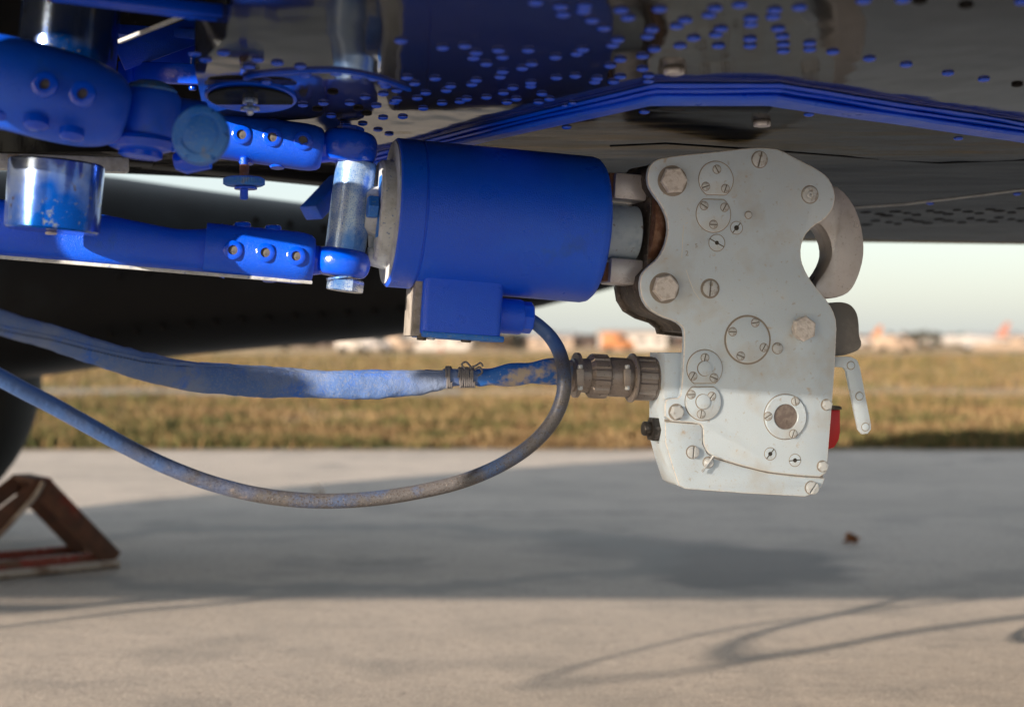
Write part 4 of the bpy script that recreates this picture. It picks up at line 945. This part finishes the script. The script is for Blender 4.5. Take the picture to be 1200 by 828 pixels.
# ------------------------------------------------------------------ harness (fabric sleeve) with its plug, and power cable
hw = -.045
har = empty('sleeved_harness', H.w3(400, 450, hw), label='dusty blue fabric sleeved wiring harness plugged into the hook by a ribbed connector', cat='wiring harness')
ca, cb = H.w3(769, 444, hw), H.w3(668, 439, hw); cd = (cb - ca).normalized(); CL = (cb - ca).length
def knurl(n, d): return lambda z, r, a: r - (d if ((a / (2 * PI) * n) % 1) > .62 else 0)
plug = turned('plug_shell', ca, cb, [(0, .024), (.04, .026), (.05, .0225), (.98, .0195), (1, .015)], M['conn'], har, 40, label='ribbed brown grey metal connector plug')
turned('coupling_ring', ca + cd * .004, ca + cd * .028, [(0, .0245), (.08, .0262), (.92, .0262), (1, .0245)], M['conn'], plug, 96, knurl(12, .0016), 30)
turned('ring_rim', ca + cd * .028, ca + cd * .034, [(0, .026), (.3, .0290), (.7, .0290), (1, .0265)], M['conn'], plug, 48)
turned('mid_barrel', ca + cd * .034, ca + cd * .062, [(0, .0225), (.2, .0232), (.8, .0232), (1, .0215)], M['conn'], plug, 48)
turned('rear_nut', ca + cd * .061, ca + cd * .085, [(0, .0235), (.1, .0262), (.85, .0262), (1, .022)], M['conn'], plug, 96, knurl(14, .0015), 30)
for px, s_ in ((735, 0), (680, 1)):
    c = H.w3(px, 442, hw + .0235)
    b_ = box_m('clamp_bar', axis_m(c, (0, 0, 1)), .009, .007, .020, M['conn'], plug, .001)
    for z in (.010, -.010): put('screw', finish(lathe([(0, .0030), (.004, .0030), (.005, .0015), (.005, 0)], 12), 'screw', M['screw'], 35), b_, axis_m(c + Vector((0, 0, z)), (0, 0, 1 if z > 0 else -1)))
turned('cable_clamp', ca + cd * .085, ca + cd * .103, [(0, .018), (.3, .0165), (1, .0165)], M['conn'], plug, 32)
turned('clamp_flange', ca + cd * .097, ca + cd * .101, [(0, .0265), (1, .0265)], M['conn'], plug, 32)
def yq(px, py, Y): return tuple(P(px, py, Y))
def hY(px): return H.w3(px, 440, hw).y
# tape-wrapped end
tp = [(672, 436, 14.5), (650, 435, 14.5), (620, 437, 13.5), (590, 440, 12), (565, 442, 10), (556, 443, 8.5)]
pts = catmull([(*P(a, b, hY(a)), r / FPX * hY(a)) for a, b, r in tp], 8)
solid('tape_wrap', sweep(pts, 28, lambda i, a: (math.cos(a) * .8, math.sin(a) * (1 + .10 * math.sin(i * .5 + 2 * a)))), M['tape'], har, smooth=60)
pts = catmull([(*P(a, b, hY(a) - .0005), r / FPX * hY(a)) for a, b, r in ((674, 437, 15), (664, 437, 15.4), (652, 437, 15))], 5)
solid('tape_end', sweep(pts, 24, lambda i, a: (math.cos(a) * .85, math.sin(a))), M['tape_end'], har, smooth=60)
# neck with cord lashings
pts = catmull([(*P(a, b, hY(a)), r / FPX * hY(a)) for a, b, r in ((562, 442, 9), (548, 442, 9.5), (535, 442, 10), (520, 443, 11))], 6)
solid('neck', sweep(pts, 24, lambda i, a: (math.cos(a) * .8, math.sin(a))), M['sleeve'], har, smooth=60)
def lashing(px0, px1, turns, rpx, seed):
    rnd = random.Random(seed); pp = []
    n = turns * 14
    for i in range(n):
        f = i / (n - 1); px = px0 + (px1 - px0) * f + rnd.uniform(-.6, .6); Yc = hY(px); a = i / 14 * 2 * PI
        c = P(px, 442, Yc); r = rpx / FPX * Yc
        pp.append((c.x, c.y - math.cos(a) * r * .85, c.z + math.sin(a) * r, .0014))
    solid('lashing', sweep(pp, 6), M['thread'], har, smooth=60)
lashing(538, 556, 8, 11.5, 1); lashing(523, 529, 3, 12.5, 2)
for pts_ in ([(545, 432), (541, 427), (546, 424), (552, 430)], [(550, 431), (558, 428), (563, 425), (566, 429)], [(556, 433), (562, 430), (565, 436), (560, 440)]):
    solid('lashing', sweep(catmull([(*P(a, b, hY(a) - .012), .0013) for a, b in pts_], 5), 6), M['thread'], har, smooth=60)
# flat sleeve
sl_px = [(528, 444, 10.5, 0), (515, 445, 12, 0), (490, 448, 14.5, 0), (450, 450, 16.5, 0), (400, 450.5, 16.5, 0), (350, 449, 17, 0), (300, 446.5, 18.5, -.02), (262, 444, 18.5, -.04), (225, 441, 17.5, -.06), (190, 434, 17, -.09), (150, 424, 16, -.13), (105, 410, 15.5, -.17), (60, 395, 15, -.21), (20, 384, 14.5, -.25), (-40, 366, 15, -.30), (-140, 330, 17, -.38)]
sp = []
for a, b, r, dy in sl_px:
    Yc = max(1.15, hY(a) + dy); sp.append((*P(a, b, Yc), r / FPX * Yc))
sp = catmull(sp, 12)
def sl_shape(i, a):
    x = i / 12.0
    wr = 1 + .015 * math.sin(x * 3.1 + 2 * a) + .08 * noise.noise((x * 2.2, math.cos(a) * 1.3, math.sin(a) * 1.3)) + .05 * noise.noise((x * 6, math.cos(a) * 3, 4 + math.sin(a) * 3))
    tw = x * .08
    return (math.cos(a) * .55 * wr, math.sin(a) * wr)
sv = solid('fabric_sleeve', sweep(sp, 40, sl_shape), M['sleeve'], har, smooth=80)
# seam fold with stitches near the sleeve's upper edge
bm = bmesh.new(); hem = []
for i, p in enumerate(sp):
    f = i / (len(sp) - 1); a_ = 1.02 if f < .55 else 1.02 - (f - .55) * 3.1
    a_ = max(a_, -.35)
    du, dv = sl_shape(i, a_); a0, b0 = Vector(sp[max(0, i - 1)][:3]), Vector(sp[min(len(sp) - 1, i + 1)][:3]); d = (b0 - a0).normalized(); up = Vector((0, -1, 0)); s_ = (up - d * up.dot(d)).normalized(); v = d.cross(s_)
    if v.z < 0: v = -v
    hem.append((*(Vector(p[:3]) + s_ * abs(du) * p[3] * 1.0 + v * dv * p[3]), .0011))
solid('seam_fold', sweep(hem[6:], 8), M['sleeve'], har, smooth=60)
bm = bmesh.new(); k = 0
hh = [Vector(h[:3]) for h in hem[8:]]
acc = 0
for a, b in zip(hh, hh[1:]):
    L = (b - a).length; n = max(1, int(L / .0042))
    for j in range(n):
        p0 = a.lerp(b, (j + .15) / n); p1 = a.lerp(b, (j + .7) / n); o_ = Vector((0, -.0012, -.0035))
        sweep([(*(p0 + o_), .0005), (*(p1 + o_), .0005)], 4, None, bm)
st = solid('stitching', bm, M['belly_rivet'], har, smooth=0, kind='stuff')
# power cable
cab = empty('power_cable', H.w3(640, 520, -.04), label='dirty blue and grey rubber power cable looping out of the junction box', cat='cable')
kp = [(618, 372, -.047, .0078), (632, 382, -.047, .0080), (646, 396, -.045, .0082), (656, 414, -.03, .0083), (661, 437, -.015, .0083), (660, 462, -.010, .0083), (651, 487, -.010, .0083), (635, 509, -.010, .0083), (612, 529, -.010, .0083), (580, 548, -.012, .0083), (540, 564, -.012, .0083), (495, 575, -.012, .0083), (445, 583, -.010, .0084), (395, 586.5, -.005, .0084), (345, 585, 0, .0085), (295, 578, .005, .0085), (245, 565, .01, .0086),
      (195, 546, .02, .0086), (150, 524, .035, .0086), (105, 499, .055, .0086), (60, 474, .075, .0086), (20, 453, .095, .0086), (-30, 424, .12, .0086), (-120, 360, .17, .0086)]
pts = catmull([(*H.w3(a, b, w_), r) for a, b, w_, r in kp], 8)
put('cable_sheath', finish(sweep(pts, 20), 'cable_sheath', M['cable'], 60), cab, Matrix.Identity(4))

# ------------------------------------------------------------------ wheel chock
cy0, cy1 = 3.66, 3.84
ck = empty('wheel_chock', P(0, HY, 3.8) * 1 - Vector((0, 0, CAMZ)), label='rusty triangular angle iron wheel chock with red base beside the black tyre', cat='wheel chock')
cx = P(6, HY, cy0).x
def tri(yc, t=.030):
    z = lambda s: s
    return [Vector((cx - .30, yc, .018)), Vector((cx, yc, .232)), Vector((cx + .195, yc, .020))]
def angle(name, a, b, wd, material, inward=1):
    """an L-section bar from a to b"""
    a, b = Vector(a), Vector(b); m = axis_m(a, b - a, (0, 1, 0)); L = (b - a).length; th = .007
    poly = [(0, 0), (wd * inward, 0), (wd * inward, th), (th * inward, th), (th * inward, wd), (0, wd)]
    return put(name, finish(prism(poly, 0, L, .001), name, material, 20), ck, m)
for yc in (cy0, cy1):
    t0 = tri(yc)
    s_ = 1 if yc == cy0 else -1
    bar('leg_bar', t0[0], t0[1], .052, .010, M['chock_brown'], ck, .002, up=(0, 1, 0)) if False else None
    def leg(a, b, wd, m_, nm):
        d = (b - a).normalized(); nrm = Vector((0, 1, 0)).cross(d)
        mm = Matrix((nrm, Vector((0, 1, 0)), d)).transposed().to_4x4(); mm.translation = (a + b) / 2
        return box_m(nm, mm, wd, .012, (b - a).length, m_, ck, .003)
    leg(t0[0], t0[1], .046, M['chock_brown'], 'frame_leg')
    leg(t0[1], t0[2], .056, M['chock_brown'], 'frame_leg')
    leg(t0[0] + Vector((0, .013, .004)), t0[2] + Vector((0, .013, .004)), .040, M['chock_red'], 'base_bar')
    put('foot_rail', finish(lathe([(0, .012), (.505, .012)], 12), 'foot_rail', M['chock_pale'], 40), ck, axis_m((cx - .30, yc - .012, .0125), (1, 0, 0)))
for k, (x, z, nm) in enumerate(((cx - .30, .03, 'cross_bar'), (cx + .192, .03, 'cross_bar'), (cx + .003, .246, 'top_plate'))):
    bar(nm, (x, cy0 + .006, z), (x, cy1 - .006, z), .052 if nm == 'top_plate' else .040, .012, M['chock_brown'], ck, .003, up=(1, 0, 0) if False else (0, 0, 1))
# pale curved side strip on the tyre side
cp = catmull([(*Vector((cx - .20, cy0 - .01, .05)), .007), (*Vector((cx - .12, cy0 - .01, .11)), .007), (*Vector((cx - .03, cy0 - .01, .20)), .007), (*Vector((cx + .0, cy0 - .01, .245)), .007)], 6)
solid('curved_strip', sweep(cp, 8), M['chock_pale'], ck, smooth=60)

ck.matrix_basis = ck.matrix_basis @ Matrix.Rotation(R(38), 4, 'Z')
